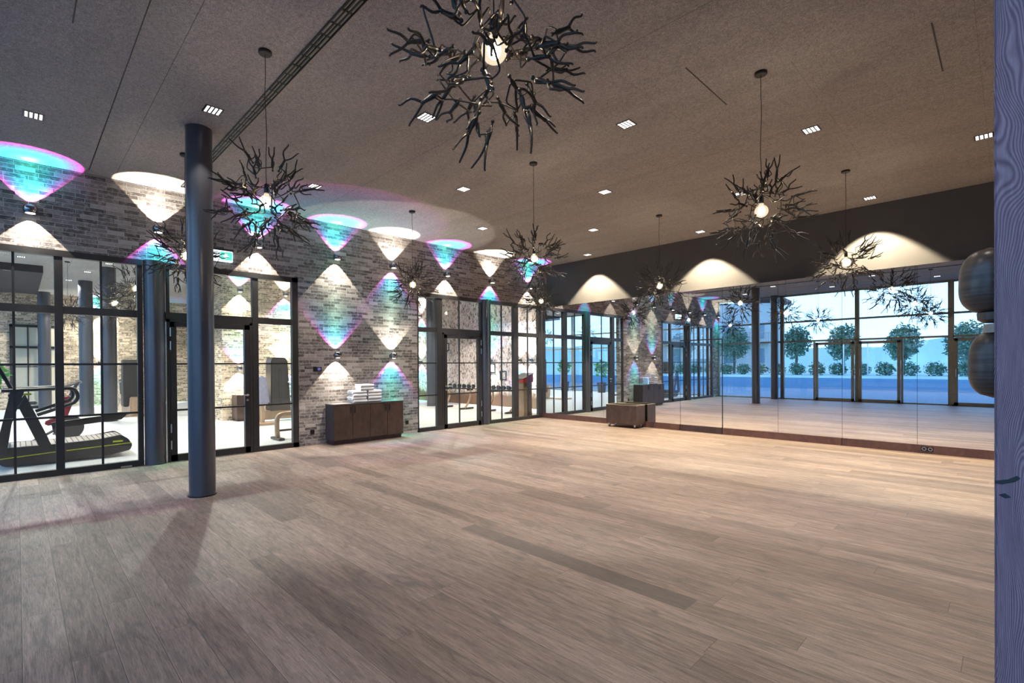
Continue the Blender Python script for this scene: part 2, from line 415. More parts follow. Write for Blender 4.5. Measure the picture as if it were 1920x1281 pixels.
for yy in (.3, .8): w.box(-26.0, -25.95, yy-.02, yy+.02, 0, 3.2)
for zz in (.84, 1.6): w.box(-26.0, -25.95, -.2, 1.3, zz-.015, zz+.015)
struct('door_4', w, M['frame'])
struct('trim_3', MB().box(-26.0, -25.985, -.1, 1.2, .1, 3.1), M['cream'])  # cream sheet added behind the bars, pane brightness put into its colour
struct('trim_gym_soffit', MB().box(-24.5, -18.9, FY, .55, 4.22, CEIL), M['soffit'])
# free-standing brick pier in the gym
struct('wall_gym_stub', MB().box(-22.6, -22.0, 2.6, 3.6, 0, CEIL), M['brick_lit'])

# mirror plinth boards
for k, (x0, x1, mt) in enumerate([(WX+.01, -5.32, 'base'), (-5.30, -4.36, 'base_dark'), (-4.34, -2.18, 'base'), (-2.17, 6, 'base')]):
    struct('baseboard_mirror_%d' % (k+1), MB().box(x0, x1, MY-.015, MY+.012, 0, .14), M[mt])

# ------------------------------------------------------------------ glazed partition in the brick wall
def rail(mb, y0, y1, z0, z1, x0=-9.58, x1=-9.505): mb.box(x0, x1, y0, y1, z0, z1)
FX0, FX1 = -9.58, -9.505
MX0, MX1 = -9.556, -9.524      # thin glazing bars

def glazing(name, y0, y1, posts, thin, trans=(2.33, 2.44), top=3.24, bars=(1.6, .84), foot=.09):
    root = empty(name, (-9.54, (y0+y1)/2, 0), kind='structure')
    L = Matrix.Translation((9.54, -(y0+y1)/2, 0))
    f = MB()
    f.box(FX0, FX1+.02, y0, y1, top-.09, top).box(FX0, FX1+.02, y0, y1, 0, foot).box(FX0, FX1, y0, y1, *trans)
    for a, b in posts: f.box(FX0, FX1+.01, a, b, 0, top-.01)
    f.bm.transform(L); f.build('window_frame', M['frame'], root)
    g = MB()
    for t in thin: g.box(MX0, MX1, t-.014, t+.014, foot, top-.05)
    for z in bars: g.box(MX0-.002, MX1+.002, y0+.02, y1-.02, z-.015, z+.015)
    g.bm.transform(L); g.build('glazing_bar', M['frame'], root)
    p = MB(); p.box(-9.543, -9.537, y0+.02, y1-.02, .04, top-.04); p.bm.transform(L)
    p.build('pane', M['glass'], root)
    return root

def door(name, y0, y1, hinge_low, thin=(), top=2.33, bars=(1.6, .84), closer=True):
    root = empty(name, (-9.54, (y0+y1)/2, 0), kind='structure')
    L = Matrix.Translation((9.54, -(y0+y1)/2, 0)); B = lambda mb: (mb.bm.transform(L), mb)[1]
    f = MB()   # casing
    f.box(FX0, FX1+.012, y0, y0+.045, 0, top).box(FX0, FX1+.012, y1-.045, y1, 0, top).box(FX0, FX1+.012, y0, y1, top-.04, top)
    B(f).build('door_casing', M['frame'], root)
    a, b = y0+.05, y1-.05
    lf = MB(); X0, X1 = -9.57, -9.485
    lf.box(X0, X1, a, a+.085, .012, top-.045).box(X0, X1, b-.085, b, .012, top-.045).box(X0, X1, a, b, top-.125, top-.045).box(X0, X1, a, b, .012, .115)
    leaf = B(lf).build('door_leaf', M['frame'], root)
    g = MB()
    for t in thin: g.box(MX0, MX1, t-.012, t+.012, .1, top-.1)
    for z in bars: g.box(MX0-.002, MX1+.002, a+.07, b-.07, z-.014, z+.014)
    B(g).build('glazing_bar', M['frame'], leaf)
    B(MB().box(-9.541, -9.535, a+.07, b-.07, .1, top-.11)).build('pane', M['glass'], leaf)
    hy, ly = (a, b-.045) if hinge_low else (b, a+.045); sg = -1 if hinge_low else 1
    for z in (.28, .55, 1.9, 2.12) :
        B(MB().lathe([(0, z-.07), (.011, z-.07), (.011, z+.07), (0, z+.07)], (X1+.012, hy+.004*sg, 0), 12)).build('hinge', M['steel'], root)
    h = MB(); h.lathe([(0, 0), (.026, 0), (.026, .008), (0, .008)], (X1, ly, 1.04), 20, 'X')
    h.tube([(X1, ly, 1.04), (X1+.05, ly, 1.04), (X1+.055, ly+.02*sg, 1.04), (X1+.055, ly+.13*sg, 1.04)], .010, 10)
    h.lathe([(0, 0), (.022, 0), (.022, .007), (0, .007)], (X1, ly, .95), 20, 'X')
    B(h).build('door_handle', M['steel'], leaf)
    if closer:
        c = MB(); c.box(X1, X1+.05, hy-.02*sg-.0 if hinge_low else hy-.32, hy+.34 if hinge_low else hy-.04, top-.10, top-.04, .004) if False else c.box(X1, X1+.05, min(hy-.05*sg, hy-.33*sg), max(hy-.05*sg, hy-.33*sg), top-.115, top-.06, .006)
        c.box(X1+.03, X1+.045, min(hy-.2*sg, hy-.52*sg), max(hy-.2*sg, hy-.52*sg), top-.05, top-.035)
        B(c).build('door_closer', M['frame'], root)
    return root

# left-hand bay beside the door
glazing('window_1', -.95, 1.43, [(-.95, -.86), (-.53, -.44), (.39, .485), (1.36, 1.43)], [-.03, .92])
# door bay
def overdoor(name, y0, y1, d0, d1, thin=(), sidethin=(), top=3.24, side='R'):
    """fixed lights round a door: a light above it and one beside it."""
    root = empty(name, (-9.54, (y0+y1)/2, 0), kind='structure')
    L = Matrix.Translation((9.54, -(y0+y1)/2, 0)); B = lambda mb: (mb.bm.transform(L), mb)[1]
    f = MB(); f.box(FX0, FX1+.02, y0, y1, top-.09, top).box(FX0, FX1, y0, y1, 2.33, 2.44)
    s0, s1 = (d1, y1) if side == 'R' else (y0, d0)
    f.box(FX0, FX1+.02, s0, s1, 0, .09)
    if side == 'R':
        f.box(FX0, FX1+.01, y0, y0+.05, 2.33, top).box(FX0, FX1+.01, d1, d1+.10, 0, top).box(FX0, FX1+.02, y1-.11, y1, 0, top)
    else:
        f.box(FX0, FX1+.01, y1-.05, y1, 2.33, top).box(FX0, FX1+.01, d0-.16, d0, 0, top).box(FX0, FX1+.02, y0, y0+.02, 0, top)
    B(f).build('window_frame', M['frame'], root)
    g = MB()
    for z in (1.6, .84): g.box(MX0, MX1, s0+.02, s1-.02, z-.014, z+.014)
    for t in thin: g.box(MX0, MX1, t-.012, t+.012, 2.4, top-.05)
    B(g).build('glazing_bar', M['frame'], root)
    B(MB().box(-9.543, -9.537, s0+.02, s1-.02, .04, 2.35)).build('pane', M['glass'], root)
    B(MB().box(-9.543, -9.537, y0+.02, y1-.02, 2.42, top-.04)).build('pane', M['glass'], root)
overdoor('window_2', 1.74, 3.88, 1.74, 3.06)
door('door_1', 1.745, 3.055, True)
overdoor('window_3', 6.645, 8.66, 7.36, 8.655, thin=(7.92,), side='L')
door('door_2', 7.365, 8.65, False, thin=(7.92,))
glazing('window_4', 8.90, 11.0, [(8.90, 8.965), (9.83, 10.02), (10.86, 11.0)], [9.40, 10.44])
# round posts in the partition line
struct('trim_1', MB().cyl(-9.52, 1.585, 0, 3.24, .145, 40), M['column'])
struct('trim_2', MB().cyl(-9.53, 8.78, 0, 3.24, .115, 40), M['column'])
tag(MB().box(-9.505, -9.475, 1.13, 1.27, 0.005, .03, .004).build('door_stop', M['steel']), 'small steel plate on the floor at the foot of the glazed partition', 'door stop')

# free standing column
def column(x, y, r, label, mat='column', group=None):
    root = empty('column', (x, y, 0), label=label, cat='column', group=group)
    MB().cyl(0, 0, 0, CEIL, r, 48).build('shaft', M[mat], root)
    MB().lathe([(r, 0), (r+.012, 0), (r+.012, .012), (r, .012)], (0, 0, 0), 48, close=True).build('foot_ring', M['black'], root)
    return root
column(-6.80, 1.60, .142, 'dark round steel column standing free on the oak floor before the brick wall')
column(-7.02, -1.30, .142, 'dark round column standing against the window front')
column(-18.06, 1.9, .19, 'round column in the gym, nearest to the glazed partition')
column(-21.3, 1.65, .19, 'round column in the gym, middle one of the row of three')
column(-25.4, 0.75, .19, 'round column in the gym, farthest from the partition')
column(-15.35, 11.38, .19, 'round column in the gym beside the weathered wall')

# ------------------------------------------------------------------ glazed front (seen in the mirrors)
def facade_bay(name, x0, x1, posts=(), zs=(3.26, 2.44), doors=(), dtop=2.36):
    root = empty(name, ((x0+x1)/2, FY, 0), kind='structure')
    L = Matrix.Translation((-(x0+x1)/2, -FY, 0)); B = lambda mb: (mb.bm.transform(L), mb)[1]
    f = MB(); a, b = FY-.06, FY+.05
    f.box(x0-.04, x0+.04, a, b, 0, CEIL).box(x1-.04, x1+.04, a, b, 0, CEIL).box(x0, x1, a, b, CEIL-.07, CEIL).box(x0, x1, a+.02, b, 0, .045)
    for z in zs: f.box(x0, x1, a+.02, b, z-.035, z+.035)
    for p in posts: f.box(p-.03, p+.03, a+.02, b, 0, 2.4)
    B(f).build('window_frame', M['facade'], root)
    B(MB().box(x0, x1, FY-.008, FY, .03, CEIL-.03)).build('pane', M['fglass'], root)
    for d0, d1, hs in doors:
        lf = MB(); a2, b2 = FY+.0505, FY+.085
        lf.box(d0, d0+.10, a2, b2, .01, dtop).box(d1-.10, d1, a2, b2, .01, dtop).box(d0, d1, a2, b2, dtop-.10, dtop).box(d0, d1, a2, b2, .01, .12)
        leaf = B(lf).build('door_leaf', M['facade'], root)
        hx = d1-.05 if hs > 0 else d0+.05
        h = MB().tube([(hx, b2, 1.02), (hx, b2+.05, 1.03), (hx, b2+.05, 1.27), (hx, b2, 1.28)], .012, 8)
        B(h).build('door_handle', M['steel'], leaf)
    return root
facade_bay('window_5', WX+.02, -6.82)
facade_bay('window_6', -6.76, -4.18, posts=(-5.6,), doors=((-5.55, -4.24, 1),))
facade_bay('window_7', -4.12, -1.48, posts=(-2.78,), doors=((-4.10, -2.82, -1),))
facade_bay('window_8', -1.40, 1.30, posts=(-.1,), doors=((-1.36, -.14, -1),))
facade_bay('window_9', 1.36, 5.98, posts=(3.7,))
for k in range(6): facade_bay('window_%d' % (10+k), -9.84-2.7*(k+1), -9.90-2.7*k)
facade_bay('window_16', -26.26, -26.1)

# ------------------------------------------------------------------ mirrors
names = ['first', 'second', 'third', 'fourth', 'fifth', 'sixth', 'seventh', 'eighth', 'ninth', 'tenth', 'eleventh', 'twelfth', 'thirteenth', 'fourteenth']
edges = [WX+.012, -8.39, -7.39, -6.35, -5.30, -4.34, -3.25, -2.17, -1.10, -.02, 1.06, 2.14, 3.22, 4.3, 5.98]
for k, (a, b) in enumerate(zip(edges, edges[1:])):
    if a > -.1: lab = 'floor-to-soffit mirror panel, %s of the row, hidden behind the oak stand' % names[k]
    elif k == 0: lab = 'frameless mirror panel touching the brick wall corner'
    elif k == 4: lab = 'short upper mirror panel above the mirrored door'
    else: lab = 'tall frameless mirror panel, %s from the brick wall corner' % names[k]
    z0 = 2.085 if k == 4 else .143
    if a < 0:
        o = MB().box(a+.0025, b-.0025, MY, MY+.011, z0, 3.195).build('mirror_panel', M['mirror'])
        tag(o, lab, 'mirror', 'mirror panels along the wall')
    else:
        o = MB().box(a+.0025, b-.0025, MY, MY+.011, z0, 3.195).build('mirror_panel', M['mirror'])
        tag(o, lab, 'mirror', 'mirror panels along the wall')
md = empty('door_3', (-4.82, MY, 0), kind='structure')
MB().box(-.474, .474, 0, .011, .143, 2.075).build('door_mirror', M['mirror'], md)
MB().box(-.474, .474, -.003, -.0005, 2.060, 2.075).box(.462, .474, -.003, -.0005, .143, 2.075).build('edge_strip', M['frame'], md)

# ------------------------------------------------------------------ sockets and thermostat
def socket(name, loc, axis, gangs, label, cat='socket', wdt=.08):
    root = empty(name, loc, rz=0 if axis == 'Y' else 0, label=label, cat=cat)
    W = wdt*gangs
    if axis == 'X':
        MB().box(0, .010, -W/2, W/2, -.04, .04, .003).build('cover_plate', M['plastic'], root)
        for g in range(gangs):
            c = -W/2+wdt*(g+.5)
            MB().lathe([(.028, .0105), (.028, .013), (.022, .013), (.022, .0105)], (0, c, 0), 20, 'X', True).build('socket_ring', M['black'], root)
    else:
        MB().box(-W/2, W/2, -.010, 0, -.04, .04, .003).build('cover_plate', M['plastic'], root)
        for g in range(gangs):
            c = -W/2+wdt*(g+.5)
            MB().lathe([(.028, -.0105), (.028, -.013), (.022, -.013), (.022, -.0105)], (c, 0, 0), 20, 'Y', True).build('socket_ring', M['steel'], root)
    return root
socket('wall_socket', (WX, 4.14, .26), 'X', 1, 'black socket low on the brick wall between the doorway and the sideboard')
socket('wall_socket', (WX, 6.33, .26), 'X', 1, 'black socket on the brick wall beyond the sideboard')
socket('wall_socket', (-6.00, MY-.0155, .075), 'Y', 1, 'black socket in the plinth beside the box on castors')
socket('wall_socket', (-.97, MY-.0155, .078), 'Y', 2, 'black double socket in the mirror plinth near the oak stand')
th = empty('thermostat', (WX, 4.25, 1.485), label='black thermostat with lit blue screen on the brick wall', cat='thermostat')
MB().box(0, .022, -.085, .085, -.045, .045, .004).build('housing', M['plastic'], th)
MB().box(.0222, .0235, .0, .06, -.022, .03).build('screen', M['screen'], th)

# exit sign
ex = empty('exit_sign', (WX, 2.50, 3.465), label='lit emergency exit sign on the brick wall above the door', cat='exit sign')
MB().box(0, .07, -.24, .24, .088, .12, .004).build('housing', M['frame'], ex)
MB().box(.004, .05, -.225, .225, -.095, .087, .004).build('light_panel', M['exit_white'], ex)
MB().box(.051, .056, .03, .215, -.07, .07).build('sign_face', M['exit_green'], ex)
a = MB()
a.prism([(.150, .03), (.150, .055), (.185, .055), (.185, .03)], .0565, .058, 'X') if False else None
a.prism([(.115, -.050), (.060, .005), (.095, .005), (.095, .050), (.135, .050), (.135, .005), (.170, .005)], .0565, .058, 'X')
a.build('arrow', M['exit_mark'], ex)

# ------------------------------------------------------------------ sideboard and towels
sb = empty('sideboard', (-9.48, 5.2, 0), label='long bronzed brown sideboard with four doors against the brick wall', cat='sideboard')
MB().box(.002, .345, -.795, .795, .085, .775).build('carcass', M['cab_side'], sb)
MB().box(.03, .31, -.77, .77, 0, .085).build('plinth', M['base_dark'], sb)
MB().box(0, .375, -.80, .80, .776, .797, .003).build('worktop', M['cab_top'], sb)
ed = [-.795, -.395, .0, .398, .795]
for k in range(4):
    d = MB().box(.3455, .364, ed[k]+.003, ed[k+1]-.003, .09, .772, .0015).build('door', M['cabinet'], sb)
    hy = ed[k+1]-.045 if k in (0, 2) else ed[k]+.045
    MB().tube([(.364, hy, .735), (.392, hy, .735), (.392, hy, .615), (.364, hy, .615)], .008, 8).build('handle', M['black'], d)
def towel_mesh(w=.325, d=.24, h=.062, seed=0):
    b = MB(); r = random.Random(seed)
    for k in range(2):
        z0 = k*h/2; z1 = z0+h/2-.002; dd = r.uniform(-.006, .006)
        b.box(-d/2+dd, d/2+dd-.006, -w/2+r.uniform(0, .006), w/2-r.uniform(0, .006), z0, z1+.0015, .0145)
    b.tube([(d/2-.008, -w/2+.01, h/2), (d/2-.006, 0, h/2), (d/2-.008, w/2-.01, h/2)], [h/2-.002]*3, 12)
    return b
first = None; tw = []
lv = ['lowest', 'second lowest', 'second highest', 'topmost']
for s_, (yc, side) in enumerate([(4.99, 'near the doorway side'), (5.335, 'on the mirror side')]):
    for k in range(4):
        o = towel_mesh(seed=s_*4+k).build('folded_towel', M['towel'])
        o.location = (-9.29+random.Random(k+s_).uniform(-.008, .008), yc+random.Random(k*3+s_).uniform(-.012, .012), .798+k*.0622)
        tag(o, 'folded white towel on the sideboard, %s of the stack %s' % (lv[k], side), 'towel', 'white towels stacked on the sideboard')
for k in range(2):
    o = towel_mesh(seed=20+k).build('folded_towel', M['towel'])
    o.location = (-9.29, 5.16, .798+(4+k)*.0622)
    tag(o, 'folded white towel bridging both stacks on the sideboard, ' + ('lower' if k == 0 else 'uppermost'), 'towel', 'white towels stacked on the sideboard')

# ------------------------------------------------------------------ box on castors by the mirror
bx = empty('rolling_box', (-6.59, 10.76, 0), label='brown open-topped storage box on castors before the mirror wall', cat='box')
b = MB(); X, Yd = .42, .20
b.box(-X, X, -Yd, -Yd+.02, .085, .545).box(-X, X, Yd-.02, Yd, .085, .545).box(-X, -X+.02, -Yd+.02, Yd-.02, .085, .545).box(X-.02, X, -Yd+.02, Yd-.02, .085, .545).box(-X+.02, X-.02, -Yd+.02, Yd-.02, .085, .11)
b.build('body', M['cabinet'], bx)
MB().box(-X-.004, X+.004, -Yd-.004, -Yd+.02, .5455, .553).box(-X-.004, X+.004, Yd-.02, Yd+.004, .5455, .553).box(-X-.004, -X+.02, -Yd+.02, Yd-.02, .5455, .553).box(X-.02, X+.004, -Yd+.02, Yd-.02, .5455, .553).build('rim', M['turned_pale'], bx)
for sx in (-1, 1):
    for sy in (-1, 1):
        c = MB().lathe([(0, -.012), (.03, -.012), (.032, -.006), (.032, .006), (.03, .012), (0, .012)], (sx*.36, sy*.15, .032), 20, 'Y')
        w_ = c.build('castor', M['plastic'], bx)
        MB().box(sx*.36-.02, sx*.36+.02, sy*.15-.02, sy*.15-.014, .03, .0845).box(sx*.36-.02, sx*.36+.02, sy*.15+.014, sy*.15+.02, .03, .0845).box(sx*.36-.025, sx*.36+.025, sy*.15-.025, sy*.15+.025, .078, .0848).build('fork', M['steel'], w_)

# ------------------------------------------------------------------ ceiling slot
sl = empty('air_outlet', (-4.4, 1.945, CEIL), label='long black slotted air outlet running across the ceiling', cat='air outlet')
a = MB(); a.box(-4.75, 9.5, -.055, -.048, -.012, -.0005).box(-4.75, 9.5, .048, .055, -.012, -.0005).box(-4.75, -4.743, -.048, .048, -.012, -.0005)
a.build('rim', M['black'], sl)
MB().box(-4.743, 9.5, -.048, .048, -.003, -.0006).build('back', M['plastic'], sl)
for yy in (-.016, .016): MB().box(-4.743, 9.5, yy-.004, yy+.004, -.011, -.0035).build('divider', M['black'], sl)
v = MB()
r = random.Random(3); x = -4.7
while x < 4.5:
    for yy in (-.032, 0, .032): 
        v.box(x, x+.17, yy-.011+r.choice((0, .004)), yy+.003+r.choice((0, .004)), -.010, -.0035)
    x += .2
v.build('vane', M['facade'], sl)
# short slits left open in the ceiling boards
for k, (x, y0, y1, lab) in enumerate([(-2.185, 4.69, 5.69, 'short dark slit in the ceiling felt between two hanging lamps'), (-.46, 5.59, 6.6, 'short dark slit in the ceiling felt near the oak stand')]):
    tag(MB().box(x-.006, x+.006, y0, y1, CEIL-.0025, CEIL-.0003).build('ceiling_slit', M['black']), lab, 'slit')
tag(MB().box(-5.42, -3.6, .354, .364, CEIL-.0025, CEIL-.0003).build('ceiling_slit', M['black']), 'short dark slit in the ceiling felt at the upper corner by the air outlet', 'slit')
tag(MB().box(-9.3, -3.6, .772, .781, CEIL-.0025, CEIL-.0003).build('ceiling_slit', M['black']), 'long dark slit in the ceiling felt reaching to the brick wall', 'slit')

# ------------------------------------------------------------------ lights
def spot(loc, direction, power, angle, blend=.15, color=(1, 1, 1), size=.02, parent=None, nodes=None, name='spot'):
    ld = bpy.data.lights.new(name, 'SPOT'); ld.energy = power; ld.spot_size = angle; ld.spot_blend = blend
    ld.color = color; ld.shadow_soft_size = size
    if nodes:
        ld.use_nodes = True; nt = ld.node_tree
        em = next(n for n in nt.nodes if n.type == 'EMISSION'); nodes(nt, em, angle/2)
    o = bpy.data.objects.new(name, ld); COL.objects.link(o)
    q = Vector(direction).to_track_quat('-Z', 'Y'); o.rotation_euler = q.to_euler(); o.location = loc
    if parent: o.parent = parent
    return o
def beam_nodes(dichroic):
    def fn(nt, em, half):
        tc = nt.nodes.new('ShaderNodeTexCoord'); sp = nt.nodes.new('ShaderNodeSeparateXYZ'); nt.links.new(tc.outputs['Normal'], sp.inputs[0])
        z = sp.outputs['Z']
        ang = math_(nt, 'ARCCOSINE', math_(nt, 'ABSOLUTE', z))
        fac = math_(nt, 'DIVIDE', ang, half)
        inten = math_(nt, 'MULTIPLY', ramp(nt, fac, [(0, (1, 1, 1)), (.10, (.62, .62, .62)), (.22, (.27, .27, .27)), (.42, (.175, .175, .175)), (.75, (.15, .15, .15)), (1, (.14, .14, .14))]), 16.0)
        if dichroic:
            c = ramp(nt, fac, [(0, (.10, .80, .55)), (.25, (.05, .68, .62)), (.50, (.04, .56, .82)), (.70, (.10, .44, .92)), (.84, (.28, .26, .92)), (.93, (.55, .18, .88)), (.965, (1.0, .12, .72)), (1, (.8, .06, .5))])
        else:
            c = ramp(nt, fac, [(0, (1, .95, .84)), (.85, (1, .95, .84)), (.97, (1, .86, .66)), (1, (.3, .22, .15))])
        nt.links.new(c, em.inputs['Color']); nt.links.new(inten, em.inputs['Strength'])
    return fn
HALF = 2*math.atan(.86)
BEAM = [None, None]
def beam(loc, up, dichroic, parent, power, name='beam'):
    k = 1 if dichroic else 0; key = (k, round(power, 3))
    o = spot(loc, (0, 0, 1 if up else -1), power, HALF, .05, size=.006, parent=parent, nodes=beam_nodes(dichroic), name=name)
    return o

def lamp_proto():
    root = empty('wall_lamp')
    MB().lathe([(0, 0), (.042, 0), (.042, .012), (.036, .018), (0, .018)], (0, 0, 0), 28, 'X').build('wall_mount', M['black'], root)
    MB().tube([(.016, 0, 0), (.040, 0, 0)], .013, 12).build('arm', M['black'], root)
    R = .082; prof = []
    for k in range(13):
        t = radians(-42+84*k/12); prof.append((R*cos(t), R*sin(t)))
    prof += [(.056, R*sin(radians(42))), (.060, 0), (.056, -R*sin(radians(42)))]
    MB().lathe(prof, (.118, 0, 0), 36, 'Z', close=True).build('head', M['chrome'], root)
    for s_ in (-1, 1):
        MB().lathe([(0, s_*.060), (.03, s_*.058), (.0545, s_*.048), (.0545, s_*.045), (0, s_*.045)], (.118, 0, 0), 28).build('lens', M['lens'], root)
    return root
LP = lamp_proto(); used = [False]
def wall_lamp(loc, rz, up_d, down_d, label, group, power=56, name=None):
    if not used[0]: o = LP; used[0] = True
    else:
        o = copy_tree(LP)
    o.location = loc; o.rotation_euler = (0, 0, rz)
    tag(o, label, 'wall lamp', group)
    off = Vector((.118*cos(rz), .118*sin(rz), 0))
    lamp_lights.append((Vector(loc)+off, up_d, down_d, power))
    return o
lamp_lights = []
G1 = 'wall lamps on the brick wall'
up = [(.15, 1, 0, 'nearest the camera side, left of the steel column'), (1.63, 0, 1, 'behind the hanging lamp by the round post'), (3.14, 1, 0, 'above the glazed door beside the exit sign'),
      (4.64, 1, 0, 'above the sideboard, the one nearer the door'), (5.95, 0, 1, 'above the sideboard, the one nearer the mirrors'), (7.45, 1, 0, 'above the far glazed door'), (8.93, 0, 1, 'above the round post of the far glazing'), (10.4, 1, 0, 'next to the mirror corner'), (-1.35, 0, 1, 'beside the window front')]
for y, u, d, t in up:
    wall_lamp((WX, y, 3.735), 0, u, d, 'chrome wall lamp high on the bricks, ' + t, G1)
wall_lamp((WX, 4.63, 1.765), 0, 1, 0, 'low round wall lamp over the thermostat end of the sideboard', G1)
wall_lamp((WX, 5.93, 1.765), 0, 0, 1, 'low round wall lamp over the far end of the sideboard', G1)
G2 = 'wall lamps in the gym'
for y, z, u, d, t in [(4.66, 3.76, 1, 0, 'upper lamp on the gym brick pier, near its corner'), (5.96, 3.76, 0, 1, 'upper lamp on the gym brick pier, behind the narrow sidelight'), (4.63, 1.5, 1, 0, 'lower lamp on the gym brick pier, near its corner'), (5.9, 1.55, 0, 1, 'lower lamp on the gym brick pier, above the weight machine')]:
    wall_lamp((-15.6, y, z), 0, u, d, 'round wall lamp, ' + t, G2, 80)
for y, u, d, t in [(2.45, 1, 0, 'upper one beside the glazed door'), (3.95, 0, 1, 'upper one farther from the glazed door'), (-1.1, 1, 0, 'between the glazed door and the windows'), (2.44, 0, 1, 'lower one beside the glazed door'), (3.94, 1, 0, 'lower one farther from the glazed door')]:
    wall_lamp((-26.0, y, 1.75 if 'lower' in t else 3.73), 0, u, d, 'round wall lamp on the farthest gym brick wall, ' + t, G2, 90)
for x, z, u, d, t in [(-12.1, 1.70, 0, 1, 'low lamp above the weight benches'), (-11.55, 1.70, 0, 0, 'low lamp nearest the lectern'), (-18.12, 3.73, 0, 1, 'upper lamp at the far end'), (-18.12, 1.70, 0, 1, 'lower lamp at the far end'), (-13.6, 1.70, 1, 0, 'low lamp behind the far round post')]:
    wall_lamp((x, GN, z), -pi/2, u, d, 'round wall lamp on the weathered gym wall, ' + t, G2, 100)
for L_, u, d, pw in lamp_lights:
    beam(L_, True, u, None, pw, 'beam_up'); beam(L_, False, d, None, pw, 'beam_down')

# recessed downlights
def dl_proto():
    root = empty('downlight')
    f = MB(); h = .092
    f.box(-h, h, -h, h, -.005, -.0005, .001)
    f.build('frame', M['black'], root)
    for i in range(4):
        for j in range(4):
            cx_, cy_ = (i-1.5)*.041, (j-1.5)*.041
            MB().box(cx_-.014, cx_+.014, cy_-.012, cy_+.012, -.0075, -.0052).build('lens', M['cell'], root)
    return root
DP = dl_proto(); dused = [False]
CM = {}
for c in COL.objects:
    if c.parent: CM.setdefault(c.parent.name, []).append(c)
def downlight(x, y, label, group, power=90, color=(1, .83, .66), ang=94, lit=True):
    if not dused[0]: o = DP; dused[0] = True
    else: o = copy_tree(DP, None, CM)
    o.location = (x, y, CEIL); tag(o, label, 'downlight', group)
    if lit: spot((x, y, CEIL-.02), (0, 0, -1), power, radians(ang), .14, color, .06, name='downlight_beam')
rows = [(-7.70, [(.16, 'opposite the left glazing'), (3.44, 'above the hanging lamp by the sideboard'), (7.06, 'level with the far glazed door'), (10.78, 'at the mirror wall')], 'in the row by the brick wall'),
        (-6.19, [(1.60, 'beside the steel column'), (5.26, 'in the middle of the room'), (8.88, 'nearest the mirrors')], 'second row from the bricks'),
        (-4.69, [(-.2, 'nearest the windows'), (3.43, 'next to the biggest hanging lamp'), (7.07, 'in the middle of the room'), (10.73, 'at the mirror wall')], 'third row from the bricks'),
        (-3.19, [(1.6, 'nearest the windows'), (5.27, 'in the middle of the room'), (8.83, 'behind the hanging lamp')], 'fourth row from the bricks'),
        (-1.70, [(-.2, 'nearest the windows'), (3.43, 'behind the camera side lamp'), (7.06, 'right of the hanging lamp'), (10.74, 'at the mirror wall')], 'fifth row from the bricks'),
        (-.23, [(1.6, 'nearest the windows'), (5.26, 'near the oak stand'), (8.89, 'cut by the oak stand')], 'sixth row from the bricks'),
        (1.30, [(-.2, 'nearest the windows'), (3.43, 'second from the windows'), (7.07, 'third from the windows'), (10.73, 'at the mirror wall')], 'seventh row from the bricks')]
for x, ys, rn in rows:
    for y, t in ys:
        wallrow = y > 10
        downlight(x, y, 'recessed downlight %s, %s' % (rn, t), 'recessed downlights of the studio', 1350 if wallrow else (65 if y < 2 else 120 if y < 4 else 420)*(1 if x < -2 else .6), (1, .87, .62) if wallrow else (1, .90, .80), 90 if wallrow else 94)
gr = [(-17.7, .1, 'by the dark soffit'), (-19.2, 1.54, 'above the columns'), (-21.4, 1.24, 'behind the second column'), (-12.0, 3.4, 'behind the glazed door'), (-13.5, 6.6, 'before the brick pier'), (-12.0, 10.2, 'above the weight benches'), (-14.5, 9.0, 'between pier and round column'), (-12.0, .0, 'above the treadmill'), (-17.3, 1.85, 'next to the near column'), (-19.5, 9, 'beyond the brick pier'), (-24.0, 2.0, 'near the farthest wall'), (-14.6, .2, 'beyond the treadmill')]
for x, y, t in gr:
    downlight(x, y, 'gym ceiling downlight, ' + t, 'recessed downlights of the gym', 720, (1, .95, .88), 130, lit=(t != 'next to the near column'))

